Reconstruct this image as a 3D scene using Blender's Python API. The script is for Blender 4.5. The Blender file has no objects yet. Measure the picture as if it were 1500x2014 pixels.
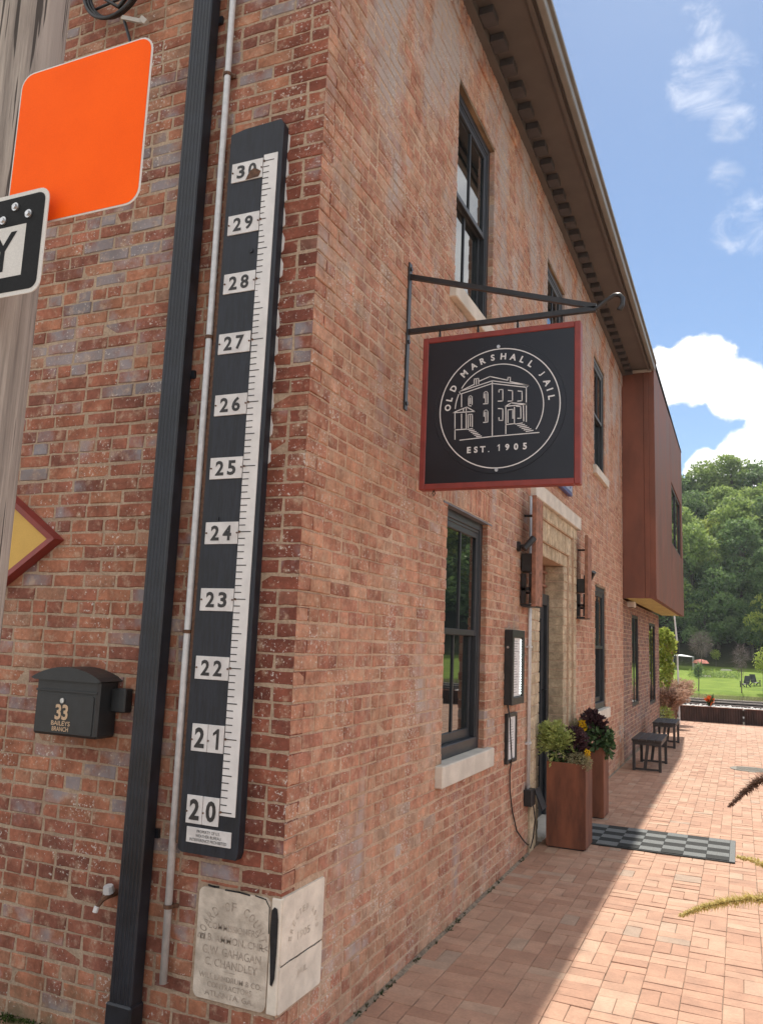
import bpy, bmesh, math, random
from mathutils import Vector, Matrix, noise as mnoise
random.seed(7)
rnd = random.random
def ru(a, b): return a + (b - a) * rnd()
S = bpy.context.scene
COL = S.collection
R = math.radians

# ------------------------------------------------------------------ camera
CAM = Vector((1.774, -3.143, 1.821))
FWD = Vector((-0.39953608, 0.90350615, 0.15507275))
RGT = Vector((0.9163451, 0.39843925, 0.03946931))
UPV = Vector((0.0261263, -0.15786957, 0.98711429))
FPX = 1599.5
cd = bpy.data.cameras.new('camera'); cam = bpy.data.objects.new('camera', cd); COL.objects.link(cam)
m = Matrix((RGT, UPV, -FWD)).transposed().to_4x4(); m.translation = CAM
cam.matrix_world = m
cd.sensor_fit = 'HORIZONTAL'; cd.sensor_width = 36.0; cd.lens = FPX / 1500 * 36
cd.clip_start = 0.05; cd.clip_end = 3000
S.camera = cam
def proj(p):
    d = Vector(p) - CAM; z = d.dot(FWD)
    if z < 0.05: return None
    return (750 + FPX * d.dot(RGT) / z, 1007 - FPX * d.dot(UPV) / z)

# ------------------------------------------------------------------ sun and sky
SUN = Vector((-0.035, 0.78, 1.0)).normalized()          # towards the sun
sl = bpy.data.lights.new('sun', 'SUN'); so = bpy.data.objects.new('sun', sl); COL.objects.link(so)
sl.energy = 2.0; sl.angle = R(0.55); sl.color = (1.0, 0.93, 0.82)
so.rotation_euler = SUN.to_track_quat('Z', 'Y').to_euler(); so.location = (0, -8, 30)
W = bpy.data.worlds.new('World'); S.world = W; W.use_nodes = True
wt = W.node_tree; wt.nodes.clear()
def N(t, kind, **kw):
    n = t.nodes.new(kind)
    for k, v in kw.items():
        if k.startswith('i_'):
            n.inputs[int(k[2:]) if k[2:].isdigit() else k[2:].replace('_', ' ')].default_value = v
        else: setattr(n, k, v)
    return n
def ramp(t, stops, interp='LINEAR'):
    n = t.nodes.new('ShaderNodeValToRGB'); cr = n.color_ramp; cr.interpolation = interp
    while len(cr.elements) < len(stops): cr.elements.new(0.5)
    for e, (p, c) in zip(cr.elements, stops):
        e.position = p; e.color = (c, c, c, 1) if not hasattr(c, '__len__') else (*c, 1)
    return n
def mixc(t, fac, a, b, blend='MIX'):
    n = t.nodes.new('ShaderNodeMix'); n.data_type = 'RGBA'; n.blend_type = blend
    for sock, v in ((n.inputs[0], fac), (n.inputs[6], a), (n.inputs[7], b)):
        if isinstance(v, bpy.types.NodeSocket): t.links.new(v, sock)
        elif hasattr(v, '__len__'): sock.default_value = (*v[:3], 1)
        else: sock.default_value = v
    return n.outputs[2]
def math_(t, op, a, b=None, c=None, clamp=False):
    n = t.nodes.new('ShaderNodeMath'); n.operation = op; n.use_clamp = clamp
    for i, v in enumerate((a, b, c)):
        if v is None: continue
        if isinstance(v, bpy.types.NodeSocket): t.links.new(v, n.inputs[i])
        else: n.inputs[i].default_value = v
    return n.outputs[0]
def step_w(v):
    mr = N(wt, 'ShaderNodeMapRange', interpolation_type='SMOOTHSTEP'); wt.links.new(v, mr.inputs[0]); mr.inputs[1].default_value = 0.0; mr.inputs[2].default_value = .35; return mr.outputs[0]
sky = N(wt, 'ShaderNodeTexSky', sky_type='NISHITA', sun_disc=False)
sky.sun_elevation = math.asin(SUN.z); sky.sun_rotation = math.atan2(SUN.x, SUN.y)
sky.air_density = 1.0; sky.dust_density = 0.35; sky.ozone_density = 1.3; sky.altitude = 600
tc = N(wt, 'ShaderNodeTexCoord')
def blob(d, inner, outer):
    dp = N(wt, 'ShaderNodeVectorMath', operation='DOT_PRODUCT'); wt.links.new(tc.outputs['Generated'], dp.inputs[0])
    dp.inputs[1].default_value = Vector(d).normalized()
    mr = N(wt, 'ShaderNodeMapRange', interpolation_type='SMOOTHSTEP')
    wt.links.new(dp.outputs['Value'], mr.inputs[0])
    mr.inputs[1].default_value = math.cos(R(outer)); mr.inputs[2].default_value = math.cos(R(inner))
    return mr.outputs[0]
def dirpx(x, y): return FWD + RGT * ((x - 750) / FPX) - UPV * ((y - 1007) / FPX)
n1 = N(wt, 'ShaderNodeTexNoise', i_Scale=9.0, i_Detail=9.0, i_Roughness=0.58)
n2 = N(wt, 'ShaderNodeTexNoise', i_Scale=2.3, i_Detail=5.0, i_Roughness=0.5)
n3 = N(wt, 'ShaderNodeTexNoise', i_Scale=26.0, i_Detail=8.0, i_Roughness=0.62)
for n in (n1, n2, n3): wt.links.new(tc.outputs['Generated'], n.inputs['Vector'])
cum = None
for x, y, a, b in ((1380, 725, .8, 3.0), (1300, 745, .6, 2.6), (1450, 765, .5, 2.8), (1475, 905, .8, 2.9), (1385, 925, .2, 1.9),
                   (1180, 800, 2, 4), (1560, 870, 1.5, 4)):
    o = blob(dirpx(x, y), a, b); cum = o if cum is None else math_(wt, 'MAXIMUM', cum, o)
# the cumulus mirrored in the near upper window stands out of frame
cum = math_(wt, 'MAXIMUM', cum, blob((.33, .80, .47), 3, 8))
wisp = None
for x, y, a, b in ((1395, 150, .1, 4.0), (1440, 240, .1, 2.2), (1475, 450, .1, 3.2), (1385, 25, .1, 2.2), (1425, 345, .1, 1.8)):
    o = blob(dirpx(x, y), a, b); wisp = o if wisp is None else math_(wt, 'MAXIMUM', wisp, o)
# cumulus: blob field pushed by fine noise; out of frame, wide-noise cloud added to brighten the shaded walls
gen = math_(wt, 'MULTIPLY', math_(wt, 'SUBTRACT', n2.outputs[0], 0.39), 6.0)
away = math_(wt, 'SUBTRACT', 1.0, blob(dirpx(1330, 420), 15, 26))
gen = math_(wt, 'MULTIPLY', math_(wt, 'MAXIMUM', gen, 0.0), away)
field = math_(wt, 'ADD', math_(wt, 'MAXIMUM', cum, gen), math_(wt, 'MULTIPLY', math_(wt, 'SUBTRACT', n3.outputs[0], 0.5), 1.5))
cm = N(wt, 'ShaderNodeMapRange', interpolation_type='SMOOTHSTEP'); wt.links.new(field, cm.inputs[0])
cm.inputs[1].default_value = 0.30; cm.inputs[2].default_value = 0.62
mpw = N(wt, 'ShaderNodeMapping'); mpw.inputs['Scale'].default_value = (1.0, 1.0, 2.0); mpw.inputs['Rotation'].default_value = (0, R(25), 0); wt.links.new(tc.outputs['Generated'], mpw.inputs[0])
nW = N(wt, 'ShaderNodeTexNoise', i_Scale=17.0, i_Detail=10.0, i_Roughness=0.62); nW.inputs['Distortion'].default_value = .6; wt.links.new(mpw.outputs[0], nW.inputs['Vector'])
wr = N(wt, 'ShaderNodeMapRange', interpolation_type='SMOOTHSTEP'); wt.links.new(math_(wt, 'ADD', nW.outputs[0], math_(wt, 'MULTIPLY', wisp, .42)), wr.inputs[0])
wr.inputs[1].default_value = .78; wr.inputs[2].default_value = 1.25
wf = math_(wt, 'MULTIPLY', wr.outputs[0], step_w(wisp))
cl = math_(wt, 'MAXIMUM', cm.outputs[0], math_(wt, 'MULTIPLY', wf, 0.6), clamp=True)
shade = mixc(wt, math_(wt, 'MULTIPLY', math_(wt, 'SUBTRACT', n1.outputs[0], 0.47), 4.5, clamp=True), (5.0, 4.95, 4.9), (3.0, 3.1, 3.3))
skb = mixc(wt, 1.0, sky.outputs[0], (.36, .405, .435), 'MULTIPLY')
skc = mixc(wt, cl, skb, shade)
bg = N(wt, 'ShaderNodeBackground', i_Strength=0.085); wo = N(wt, 'ShaderNodeOutputWorld')
wt.links.new(skc, bg.inputs[0]); wt.links.new(bg.outputs[0], wo.inputs[0])
S.view_settings.view_transform = 'Standard'; S.view_settings.look = 'None'
S.view_settings.gamma = 1.0; S.view_settings.use_curve_mapping = False
S.view_settings.exposure = 1.8
S.render.engine = 'CYCLES'
S.cycles.max_bounces = 7; S.cycles.diffuse_bounces = 4; S.cycles.glossy_bounces = 3
S.cycles.transparent_max_bounces = 8; S.cycles.caustics_reflective = False; S.cycles.caustics_refractive = False
S.cycles.sample_clamp_indirect = 6.0
S.cycles.use_denoising = True

# ------------------------------------------------------------------ materials
def newmat(name):
    mt = bpy.data.materials.new(name); mt.use_nodes = True; t = mt.node_tree
    b = t.nodes['Principled BSDF']
    return mt, t, b
def pos(t): return N(t, 'ShaderNodeNewGeometry').outputs['Position']
def noise(t, vec, scale, detail=4.0, rough=0.55, out=0, stretch=None):
    if stretch:
        mp = N(t, 'ShaderNodeMapping'); mp.inputs['Scale'].default_value = stretch
        t.links.new(vec, mp.inputs[0]); vec = mp.outputs[0]
    n = N(t, 'ShaderNodeTexNoise', i_Scale=scale, i_Detail=detail, i_Roughness=rough)
    t.links.new(vec, n.inputs['Vector']); return n.outputs[out]
def bump(t, b, h, strength=0.3, dist=0.01):
    bn = N(t, 'ShaderNodeBump'); bn.inputs['Strength'].default_value = strength; bn.inputs['Distance'].default_value = dist
    t.links.new(h, bn.inputs['Height']); t.links.new(bn.outputs[0], b.inputs['Normal'])
def step(t, v, lo, hi):
    mr = N(t, 'ShaderNodeMapRange', interpolation_type='SMOOTHSTEP'); t.links.new(v, mr.inputs[0])
    mr.inputs[1].default_value = lo; mr.inputs[2].default_value = hi; return mr.outputs[0]
def put(t, b, col=None, rough=None):
    if col is not None: t.links.new(col, b.inputs['Base Color'])
    if rough is not None:
        if isinstance(rough, bpy.types.NodeSocket): t.links.new(rough, b.inputs['Roughness'])
        else: b.inputs['Roughness'].default_value = rough
def simple(name, c, rough=0.6, metal=0.0, var=0.15, vscale=12.0, bs=0.0, bscale=60.0, c2=None, spec=None, stretch=None):
    mt, t, b = newmat(name); p = pos(t)
    v = noise(t, p, vscale, 5.0, 0.6, stretch=stretch)
    lo = [x * (1 - var) for x in c]; hi = [min(1, x * (1 + var)) for x in c]
    if c2: hi = c2
    put(t, b, mixc(t, step(t, v, 0.3, 0.7), lo, hi), None)
    b.inputs['Metallic'].default_value = metal
    rr = math_(t, 'ADD', math_(t, 'MULTIPLY', v, 0.25), rough - 0.12, clamp=True); put(t, b, None, rr)
    if spec is not None: b.inputs['Specular IOR Level'].default_value = spec
    if bs: bump(t, b, noise(t, p, bscale, 4.0, 0.6, stretch=stretch), bs, 0.004)
    return mt
def brickmat(name, stops, greyamt=0.3, grey=(.25, .26, .285), white=0.3, smear=0.3, wash=0.0, mossz=0.0, drift=.3):
    mt, t, b = newmat(name); p = pos(t)
    a1 = N(t, 'ShaderNodeAttribute', attribute_name='r1').outputs['Fac']
    a2 = N(t, 'ShaderNodeAttribute', attribute_name='r2').outputs['Fac']
    c = ramp(t, stops)
    reg = noise(t, p, .9, 4, .6)
    t.links.new(math_(t, 'ADD', math_(t, 'MULTIPLY', a1, 1.0 - drift), math_(t, 'MULTIPLY', math_(t, 'MULTIPLY', math_(t, 'SUBTRACT', reg, .28), 2.2), drift), clamp=True), c.inputs[0])
    fine = noise(t, p, 45, 6, 0.65); mid = noise(t, p, 9, 5, 0.6); big = noise(t, p, 1.1, 4, 0.55)
    col = mixc(t, 0.9, c.outputs[0], mixc(t, step(t, mid, 0.25, 0.75), (.62, .60, .60), (1.25, 1.22, 1.2)), 'MULTIPLY')
    col = mixc(t, 0.6, col, mixc(t, step(t, fine, 0.3, 0.7), (.72, .7, .68), (1.22, 1.2, 1.2)), 'MULTIPLY')
    # old blue-grey paint left on whole bricks, in patches
    g = math_(t, 'ADD', math_(t, 'ADD', math_(t, 'MULTIPLY', a2, 0.42), math_(t, 'MULTIPLY', big, 1.0)), math_(t, 'MULTIPLY', mid, 0.52))
    gm = math_(t, 'MULTIPLY', step(t, g, 1.42 - greyamt, 1.6 - greyamt), 0.8)
    col = mixc(t, gm, col, grey)
    # mortar smears and dust
    sm = step(t, noise(t, p, 15, 6, 0.68), 0.57 - 0.12 * smear, 0.70)
    dirt = noise(t, p, 2.6, 5, .65)
    col = mixc(t, .75, col, mixc(t, step(t, dirt, .3, .7), (.70, .66, .62), (1.12, 1.12, 1.12)), 'MULTIPLY')
    col = mixc(t, math_(t, 'MULTIPLY', sm, 0.65), col, (.50, .37, .265))
    if wash:
        ws = noise(t, p, 2.1, 6, 0.62, stretch=(1, 1, .45))
        zs = N(t, 'ShaderNodeSeparateXYZ'); t.links.new(p, zs.inputs[0])
        hi = step(t, zs.outputs[2], 2.6, 6.2)
        wm = math_(t, 'MULTIPLY', step(t, math_(t, 'ADD', ws, math_(t, 'MULTIPLY', hi, .16)), .56, .74), wash)
        col = mixc(t, wm, col, (.40, .36, .34))
    # flecks of white paint
    wn = noise(t, p, 60, 6, 0.7); wb = noise(t, p, 3.2, 3, 0.5)
    wm = math_(t, 'MULTIPLY', step(t, math_(t, 'ADD', wn, math_(t, 'MULTIPLY', wb, 0.35)), 0.86 - white * 0.1, 0.89 - white * 0.1), 0.85)
    col = mixc(t, wm, col, (.62, .59, .55))
    pits = step(t, noise(t, p, 33, 4, 0.7), 0.70, 0.80)
    col = mixc(t, math_(t, 'MULTIPLY', pits, 0.65), col, (.05, .03, .025))
    if mossz:
        zs = N(t, 'ShaderNodeSeparateXYZ'); t.links.new(p, zs.inputs[0])
        low = step(t, math_(t, 'ADD', zs.outputs[2], math_(t, 'MULTIPLY', mid, 0.35)), mossz + .28, mossz)
        col = mixc(t, math_(t, 'MULTIPLY', low, 0.55), col, (.12, .125, .075))
    put(t, b, col, 0.86); b.inputs['Specular IOR Level'].default_value = 0.25
    bump(t, b, math_(t, 'ADD', fine, math_(t, 'MULTIPLY', pits, -0.7)), 0.55, 0.004)
    return mt
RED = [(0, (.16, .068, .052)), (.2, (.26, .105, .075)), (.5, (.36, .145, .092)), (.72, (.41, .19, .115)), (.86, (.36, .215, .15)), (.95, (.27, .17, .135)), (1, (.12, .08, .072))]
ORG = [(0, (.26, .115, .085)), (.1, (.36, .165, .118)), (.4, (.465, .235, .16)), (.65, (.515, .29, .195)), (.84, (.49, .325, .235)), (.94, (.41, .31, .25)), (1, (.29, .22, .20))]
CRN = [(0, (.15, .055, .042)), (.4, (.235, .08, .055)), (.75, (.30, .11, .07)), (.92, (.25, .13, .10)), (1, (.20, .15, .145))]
DRK = [(0, (.15, .105, .10)), (.35, (.25, .15, .13)), (.6, (.34, .185, .14)), (.8, (.28, .20, .19)), (1, (.17, .15, .16))]
BUF = [(0, (.48, .405, .285)), (.5, (.53, .45, .32)), (1, (.58, .50, .37))]
M = {}
HAZE = .0002
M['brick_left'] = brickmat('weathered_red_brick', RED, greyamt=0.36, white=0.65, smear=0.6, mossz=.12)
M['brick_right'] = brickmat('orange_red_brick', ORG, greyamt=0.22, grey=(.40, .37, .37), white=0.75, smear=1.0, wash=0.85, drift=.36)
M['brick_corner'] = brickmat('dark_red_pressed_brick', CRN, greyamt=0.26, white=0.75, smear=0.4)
M['brick_dark'] = brickmat('purple_brick', DRK, greyamt=0.25, white=0.2, smear=0.3)
M['brick_buff'] = brickmat('buff_brick', BUF, greyamt=-.3, white=0.0, smear=0.0)
def mortarmat(name, c, c2):
    mt, t, b = newmat(name); p = pos(t)
    f = noise(t, p, 70, 6, 0.7); g = noise(t, p, 3.5, 5, 0.6)
    col = mixc(t, step(t, g, .3, .7), c, c2)
    col = mixc(t, 0.7, col, mixc(t, step(t, f, .25, .75), (.6, .58, .55), (1.2, 1.2, 1.2)), 'MULTIPLY')
    put(t, b, col, 0.93); b.inputs['Specular IOR Level'].default_value = 0.15
    bump(t, b, f, 0.8, 0.006); return mt
M['mortar'] = mortarmat('tan_mortar', (.37, .275, .20), (.475, .365, .27))
M['mortar_pale'] = mortarmat('pale_mortar', (.47, .33, .235), (.60, .445, .335))
def pavermat():
    mt, t, b = newmat('clay_paver'); p = pos(t)
    a1 = N(t, 'ShaderNodeAttribute', attribute_name='r1').outputs['Fac']
    c = ramp(t, [(0, (.375, .218, .152)), (.3, (.405, .242, .170)), (.6, (.43, .265, .187)), (.88, (.455, .292, .21)), (.97, (.43, .305, .225)), (1, (.36, .27, .21))])
    t.links.new(a1, c.inputs[0])
    fine = noise(t, p, 60, 6, .7); mid = noise(t, p, 6, 5, .6); big = noise(t, p, .6, 3, .5)
    col = mixc(t, .8, c.outputs[0], mixc(t, step(t, mid, .25, .75), (.8, .8, .8), (1.16, 1.14, 1.12)), 'MULTIPLY')
    col = mixc(t, .5, col, mixc(t, step(t, fine, .3, .7), (.8, .8, .8), (1.16, 1.16, 1.16)), 'MULTIPLY')
    col = mixc(t, math_(t, 'MULTIPLY', step(t, big, .5, .75), .35), col, (.45, .32, .23))
    xs = N(t, 'ShaderNodeSeparateXYZ'); t.links.new(p, xs.inputs[0])
    lft = step(t, math_(t, 'ADD', xs.outputs[0], math_(t, 'MULTIPLY', mid, 1.0)), .45, -.1)
    ms = math_(t, 'MULTIPLY', lft, step(t, noise(t, p, 7, 6, .7), .40, .60))
    col = mixc(t, math_(t, 'MULTIPLY', ms, .8), col, (.045, .07, .02))
    st = step(t, noise(t, p, 21, 5, .7), .70, .78)
    col = mixc(t, math_(t, 'MULTIPLY', st, .45), col, (.13, .09, .07))
    gum = step(t, noise(t, p, 2.2, 6, .7), .60, .74)
    col = mixc(t, math_(t, 'MULTIPLY', gum, .35), col, (.23, .165, .13))
    put(t, b, col, .85); b.inputs['Specular IOR Level'].default_value = .3
    bump(t, b, fine, .35, .003); return mt
M['paver'] = pavermat()
M['sand'] = simple('joint_sand', (.22, .17, .125), .95, var=.4, vscale=30, bs=.6, bscale=150)
M['street'] = simple('bounce_street_concrete', (.40, .36, .31), .9, var=.15, vscale=1.5, bs=.3, bscale=60)
M['frame'] = simple('charcoal_frame', (.024, .028, .034), .42, var=.2, vscale=6, bs=.08, bscale=40)
M['navyframe'] = simple('dark_blue_metal', (.012, .015, .022), .42, var=.5, vscale=7)
M['blackmetal'] = simple('black_metal', (.018, .018, .020), .40, var=.35, vscale=15, bs=.1)
M['boxblack'] = simple('black_powder_coat', (.020, .022, .024), .44, var=.2, vscale=20, bs=.15, bscale=200)
def gloss(name, tint, ior=1.9):
    mt, t, b = newmat(name); b.inputs['Base Color'].default_value = (*tint, 1); b.inputs['Roughness'].default_value = .015
    b.inputs['IOR'].default_value = ior; b.inputs['Specular IOR Level'].default_value = .9
    p = pos(t); bump(t, b, noise(t, p, 1.7, 2, .4), .012, .05); return mt
M['glass'] = gloss('window_glass', (.006, .010, .011))
M['limestone'] = simple('limestone', (.60, .555, .485), .85, var=.14, vscale=5, bs=.4, bscale=90)
M['cornerstone'] = simple('aged_limestone', (.55, .475, .39), .9, var=.25, vscale=9, bs=.8, bscale=55, c2=(.68, .605, .51))
M['stonelight'] = simple('pale_limestone', (.70, .64, .55), .9, var=.15, vscale=6, bs=.6, bscale=60)
M['engrave'] = simple('engraved_shadow', (.40, .34, .28), .95, var=.3, vscale=60)
M['blackgap'] = simple('gap_black', (.012, .012, .014), .55, var=.4, vscale=40, bs=.5)
M['board'] = simple('dark_navy_board', (.013, .0155, .023), .55, var=.45, vscale=9, bs=.25, bscale=35, stretch=(8, 8, 1))
def enamel():
    mt, t, b = newmat('worn_white_enamel'); p = pos(t)
    v = noise(t, p, 14, 5, .6); s = step(t, noise(t, p, 40, 5, .7), .66, .74)
    col = mixc(t, step(t, v, .3, .7), (.60, .58, .57), (.74, .73, .72)); col = mixc(t, math_(t, 'MULTIPLY', s, .7), col, (.16, .12, .09))
    put(t, b, col, .45); bump(t, b, v, .15, .003); return mt
M['enamel'] = enamel()
M['white'] = simple('white_paint', (.70, .69, .68), .5, var=.08, vscale=10)
M['ink'] = simple('black_enamel', (.030, .028, .028), .5, var=.3, vscale=40)
M['galv'] = simple('galvanised_steel', (.60, .61, .62), .45, metal=.25, var=.10, vscale=25, bs=.2, bscale=80)
M['steel'] = simple('zinc_steel', (.55, .55, .55), .35, metal=.9, var=.2, vscale=60)
M['ruststrap'] = simple('rusty_iron', (.12, .06, .035), .85, var=.4, vscale=60, bs=.5, bscale=200)
M['rust'] = simple('weathering_steel', (.15, .054, .032), .82, var=.42, vscale=6, bs=.4, bscale=70, stretch=(1, 1, .25), c2=(.235, .085, .045))
M['rustpanel'] = simple('weathering_steel_panel', (.175, .062, .038), .58, var=.24, vscale=2.2, bs=.12, bscale=60, stretch=(1, 1, .4))
M['rustbar'] = simple('rusted_iron_plate', (.27, .13, .085), .85, var=.35, vscale=14, bs=.5, bscale=90)
M['redframe'] = simple('barn_red_paint', (.22, .035, .028), .5, var=.15, vscale=10)
M['signnavy'] = simple('sign_navy', (.008, .009, .015), .36, var=.2, vscale=3)
M['signwhite'] = simple('sign_white', (.68, .68, .68), .5, var=.04)
def retro(name, c, var=.06):
    mt, t, b = newmat(name); p = pos(t); v = noise(t, p, 260, 2, .5); g = noise(t, p, 5, 4, .6)
    col = mixc(t, step(t, math_(t, 'ADD', math_(t, 'MULTIPLY', v, .6), math_(t, 'MULTIPLY', g, .6)), .4, .8), [x * (1 - var) for x in c], [min(1, x * (1 + var)) for x in c])
    put(t, b, col, .5); b.inputs['Specular IOR Level'].default_value = .06; return mt
M['orange'] = retro('orange_reflective_sheet', (1.0, .115, .006), .08)
M['yellow'] = retro('ochre_yellow_paint', (.60, .385, .115), .10)
M['signblack'] = retro('black_sign_sheet', (.020, .021, .022), .2)
M['signgrey'] = retro('white_reflective_sheet', (.62, .61, .58), .08)
def woodpole():
    mt, t, b = newmat('weathered_pole_wood'); p = pos(t)
    g = noise(t, p, 34, 6, .7, stretch=(1, 1, .035)); k = noise(t, p, 7, 5, .65, stretch=(1, 1, .2)); cr = noise(t, p, 70, 2, .5, stretch=(1, 1, .025))
    col = mixc(t, step(t, g, .3, .7), (.20, .172, .152), (.46, .405, .355)); col = mixc(t, math_(t, 'MULTIPLY', step(t, k, .48, .6), .65), col, (.38, .33, .30))
    c = math_(t, 'MULTIPLY', step(t, cr, .615, .65), .9); col = mixc(t, c, col, (.04, .033, .03))
    put(t, b, col, .9); bump(t, b, math_(t, 'SUBTRACT', g, math_(t, 'MULTIPLY', c, .8)), .7, .012); return mt
M['pole'] = woodpole()
M['soffit'] = simple('painted_soffit', (.105, .094, .088), .75, var=.12, vscale=3, bs=.15, bscale=30)
M['dentil'] = simple('dentil_paint', (.060, .056, .060), .7, var=.2, vscale=10)
M['gutter'] = simple('gutter_metal', (.215, .215, .20), .5, metal=.15, var=.1, vscale=4)
M['trim'] = simple('beige_trim', (.42, .39, .35), .7, var=.1)
M['lintelwood'] = simple('old_lintel_wood', (.20, .14, .085), .85, var=.45, vscale=18, bs=.4, stretch=(1, .2, 1))
M['steel_lintel'] = simple('grey_steel_lintel', (.16, .16, .18), .6, var=.2)
M['paper'] = simple('menu_paper', (.66, .66, .66), .55, var=.06, vscale=6)
M['print'] = simple('grey_print', (.28, .28, .30), .6, var=.1)
M['mat_dark'] = simple('mat_dark_tile', (.022, .024, .024), .95, var=.3, vscale=90, bs=.7, bscale=400)
M['mat_light'] = simple('mat_grey_tile', (.16, .17, .17), .95, var=.2, vscale=90, bs=.7, bscale=400)
M['bench'] = simple('dark_bench_paint', (.035, .030, .030), .55, var=.3, vscale=12, bs=.2)
M['iron'] = simple('cast_iron', (.13, .12, .10), .7, metal=.3, var=.3, vscale=30, bs=.5, bscale=120)
M['soil'] = simple('potting_soil', (.035, .025, .018), .95, var=.5, vscale=60, bs=1, bscale=120)
M['bluesign'] = simple('blue_enamel_frame', (.035, .045, .19), .4, var=.1)
M['paleblue'] = simple('pale_blue_enamel', (.28, .33, .46), .35, var=.1)
M['corru'] = simple('rusted_corrugated_steel', (.060, .032, .028), .75, var=.4, vscale=6, stretch=(1, 1, .3))
M['pebble'] = simple('white_pebbles', (.55, .54, .52), .8, var=.2, vscale=8)
M['ballast'] = simple('track_ballast', (.055, .052, .050), .95, var=.5, vscale=8, bs=1, bscale=20)
M['rail'] = simple('rail_steel', (.42, .38, .35), .4, metal=.7, var=.2)
M['timber'] = simple('post_timber', (.22, .12, .06), .8, var=.3, vscale=8, bs=.3, stretch=(1, 1, .1))
M['slat'] = simple('soffit_slat_wood', (.58, .52, .22), .6, var=.15, vscale=8)
M['bark'] = simple('tree_bark', (.10, .085, .07), .9, var=.4, vscale=6, bs=.6, bscale=14)
M['lawnchair'] = simple('dark_green_chair', (.018, .022, .022), .6, var=.2)
M['coral'] = simple('coral_fabric', (.72, .27, .21), .8, var=.15)
M['canvas'] = simple('white_canvas', (.72, .74, .76), .7, var=.05)
M['goldtext'] = simple('bronze_lettering', (.55, .40, .27), .4, metal=.6, var=.2, vscale=200)
M['led'] = None
def ledmat():
    mt, t, b = newmat('led_strip'); b.inputs['Base Color'].default_value = (.8, .8, .8, 1)
    b.inputs['Emission Color'].default_value = (.9, 1, .95, 1); b.inputs['Emission Strength'].default_value = 1.6; return mt
M['led'] = ledmat()
def foliage(name, stops, trans=.35, rough=.55, glow=None):
    mt, t, b = newmat(name)
    a1 = N(t, 'ShaderNodeAttribute', attribute_name='r1').outputs['Fac']
    c = ramp(t, stops); t.links.new(a1, c.inputs[0]); put(t, b, c.outputs[0], rough); b.inputs['Specular IOR Level'].default_value = .25
    tr = N(t, 'ShaderNodeBsdfTranslucent'); t.links.new(mixc(t, .5, c.outputs[0], glow or stops[-1][1], 'MIX'), tr.inputs[0])
    mx = N(t, 'ShaderNodeMixShader', i_0=trans); out = t.nodes['Material Output']
    t.links.new(b.outputs[0], mx.inputs[1]); t.links.new(tr.outputs[0], mx.inputs[2]); t.links.new(mx.outputs[0], out.inputs[0]); return mt
M['leafA'] = foliage('deciduous_leaves', [(0, (0.098, 0.163, 0.061)), (0.5, (0.184, 0.283, 0.078)), (1, (0.324, 0.412, 0.12))], .45)
M['leafB'] = foliage('dark_leaves', [(0, (0.063, 0.117, 0.059)), (0.5, (0.117, 0.198, 0.076)), (1, (0.198, 0.293, 0.101))], .42)
M['leafC'] = foliage('yellow_green_leaves', [(0, (0.135, 0.209, 0.038)), (0.5, (0.254, 0.344, 0.067)), (1, (0.419, 0.463, 0.113))], .5)
M['twig'] = foliage('grey_twigs', [(0, (.12, .09, .085)), (1, (.19, .15, .14))], .1)
M['pinkgrass'] = foliage('pink_grass_plumes', [(0, (.34, .20, .16)), (.5, (.50, .33, .26)), (1, (.62, .46, .35))], .35)
M['plume'] = foliage('straw_grass_plume', [(0, (0.374, 0.288, 0.101)), (0.6, (0.661, 0.531, 0.201)), (1, (0.8, 0.719, 0.359))], .4)
M['plumedark'] = foliage('brown_grass_plume', [(0, (0.07, 0.042, 0.031)), (0.6, (0.154, 0.084, 0.063)), (1, (0.28, 0.168, 0.112))], .25)
M['blade'] = foliage('grass_blade', [(0, (.07, .11, .025)), (1, (.16, .19, .05))], .3)
M['lime'] = foliage('lime_foliage', [(0, (0.203, 0.257, 0.068)), (0.5, (0.392, 0.459, 0.149)), (1, (0.621, 0.675, 0.27))], .3)
M['purple'] = foliage('purple_kale', [(0, (.03, .016, .022)), (.5, (.06, .028, .036)), (1, (.11, .055, .06))], .15)
M['green'] = foliage('green_leaves', [(0, (.035, .065, .03)), (.5, (.065, .12, .05)), (1, (.12, .19, .075))], .25)
M['silver'] = foliage('silver_thyme', [(0, (.18, .17, .09)), (.5, (.32, .30, .17)), (1, (.45, .42, .26))], .2)
M['petal'] = foliage('yellow_petals', [(0, (.62, .36, .01)), (1, (.80, .55, .02))], .3)
M['canna'] = foliage('orange_canna', [(0, (.55, .08, .02)), (1, (.70, .14, .03))], .3)
M['moss'] = foliage('moss_green', [(0, (.018, .035, .008)), (.5, (.035, .065, .012)), (1, (.07, .10, .02))], .1, .9)
M['weed'] = foliage('small_weeds', [(0, (.02, .03, .012)), (1, (.06, .08, .03))], .2)
def grassmat():
    mt, t, b = newmat('lawn_grass'); p = pos(t)
    v = noise(t, p, .35, 6, .65); f = noise(t, p, 4, 5, .7)
    col = mixc(t, step(t, v, .3, .7), (.085, .15, .022), (.16, .22, .04)); col = mixc(t, .6, col, mixc(t, f, (.6, .6, .6), (1.3, 1.3, 1.3)), 'MULTIPLY')
    put(t, b, col, .9); b.inputs['Specular IOR Level'].default_value = .1; bump(t, b, f, .8, .2); return mt
M['lawn'] = grassmat()
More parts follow.
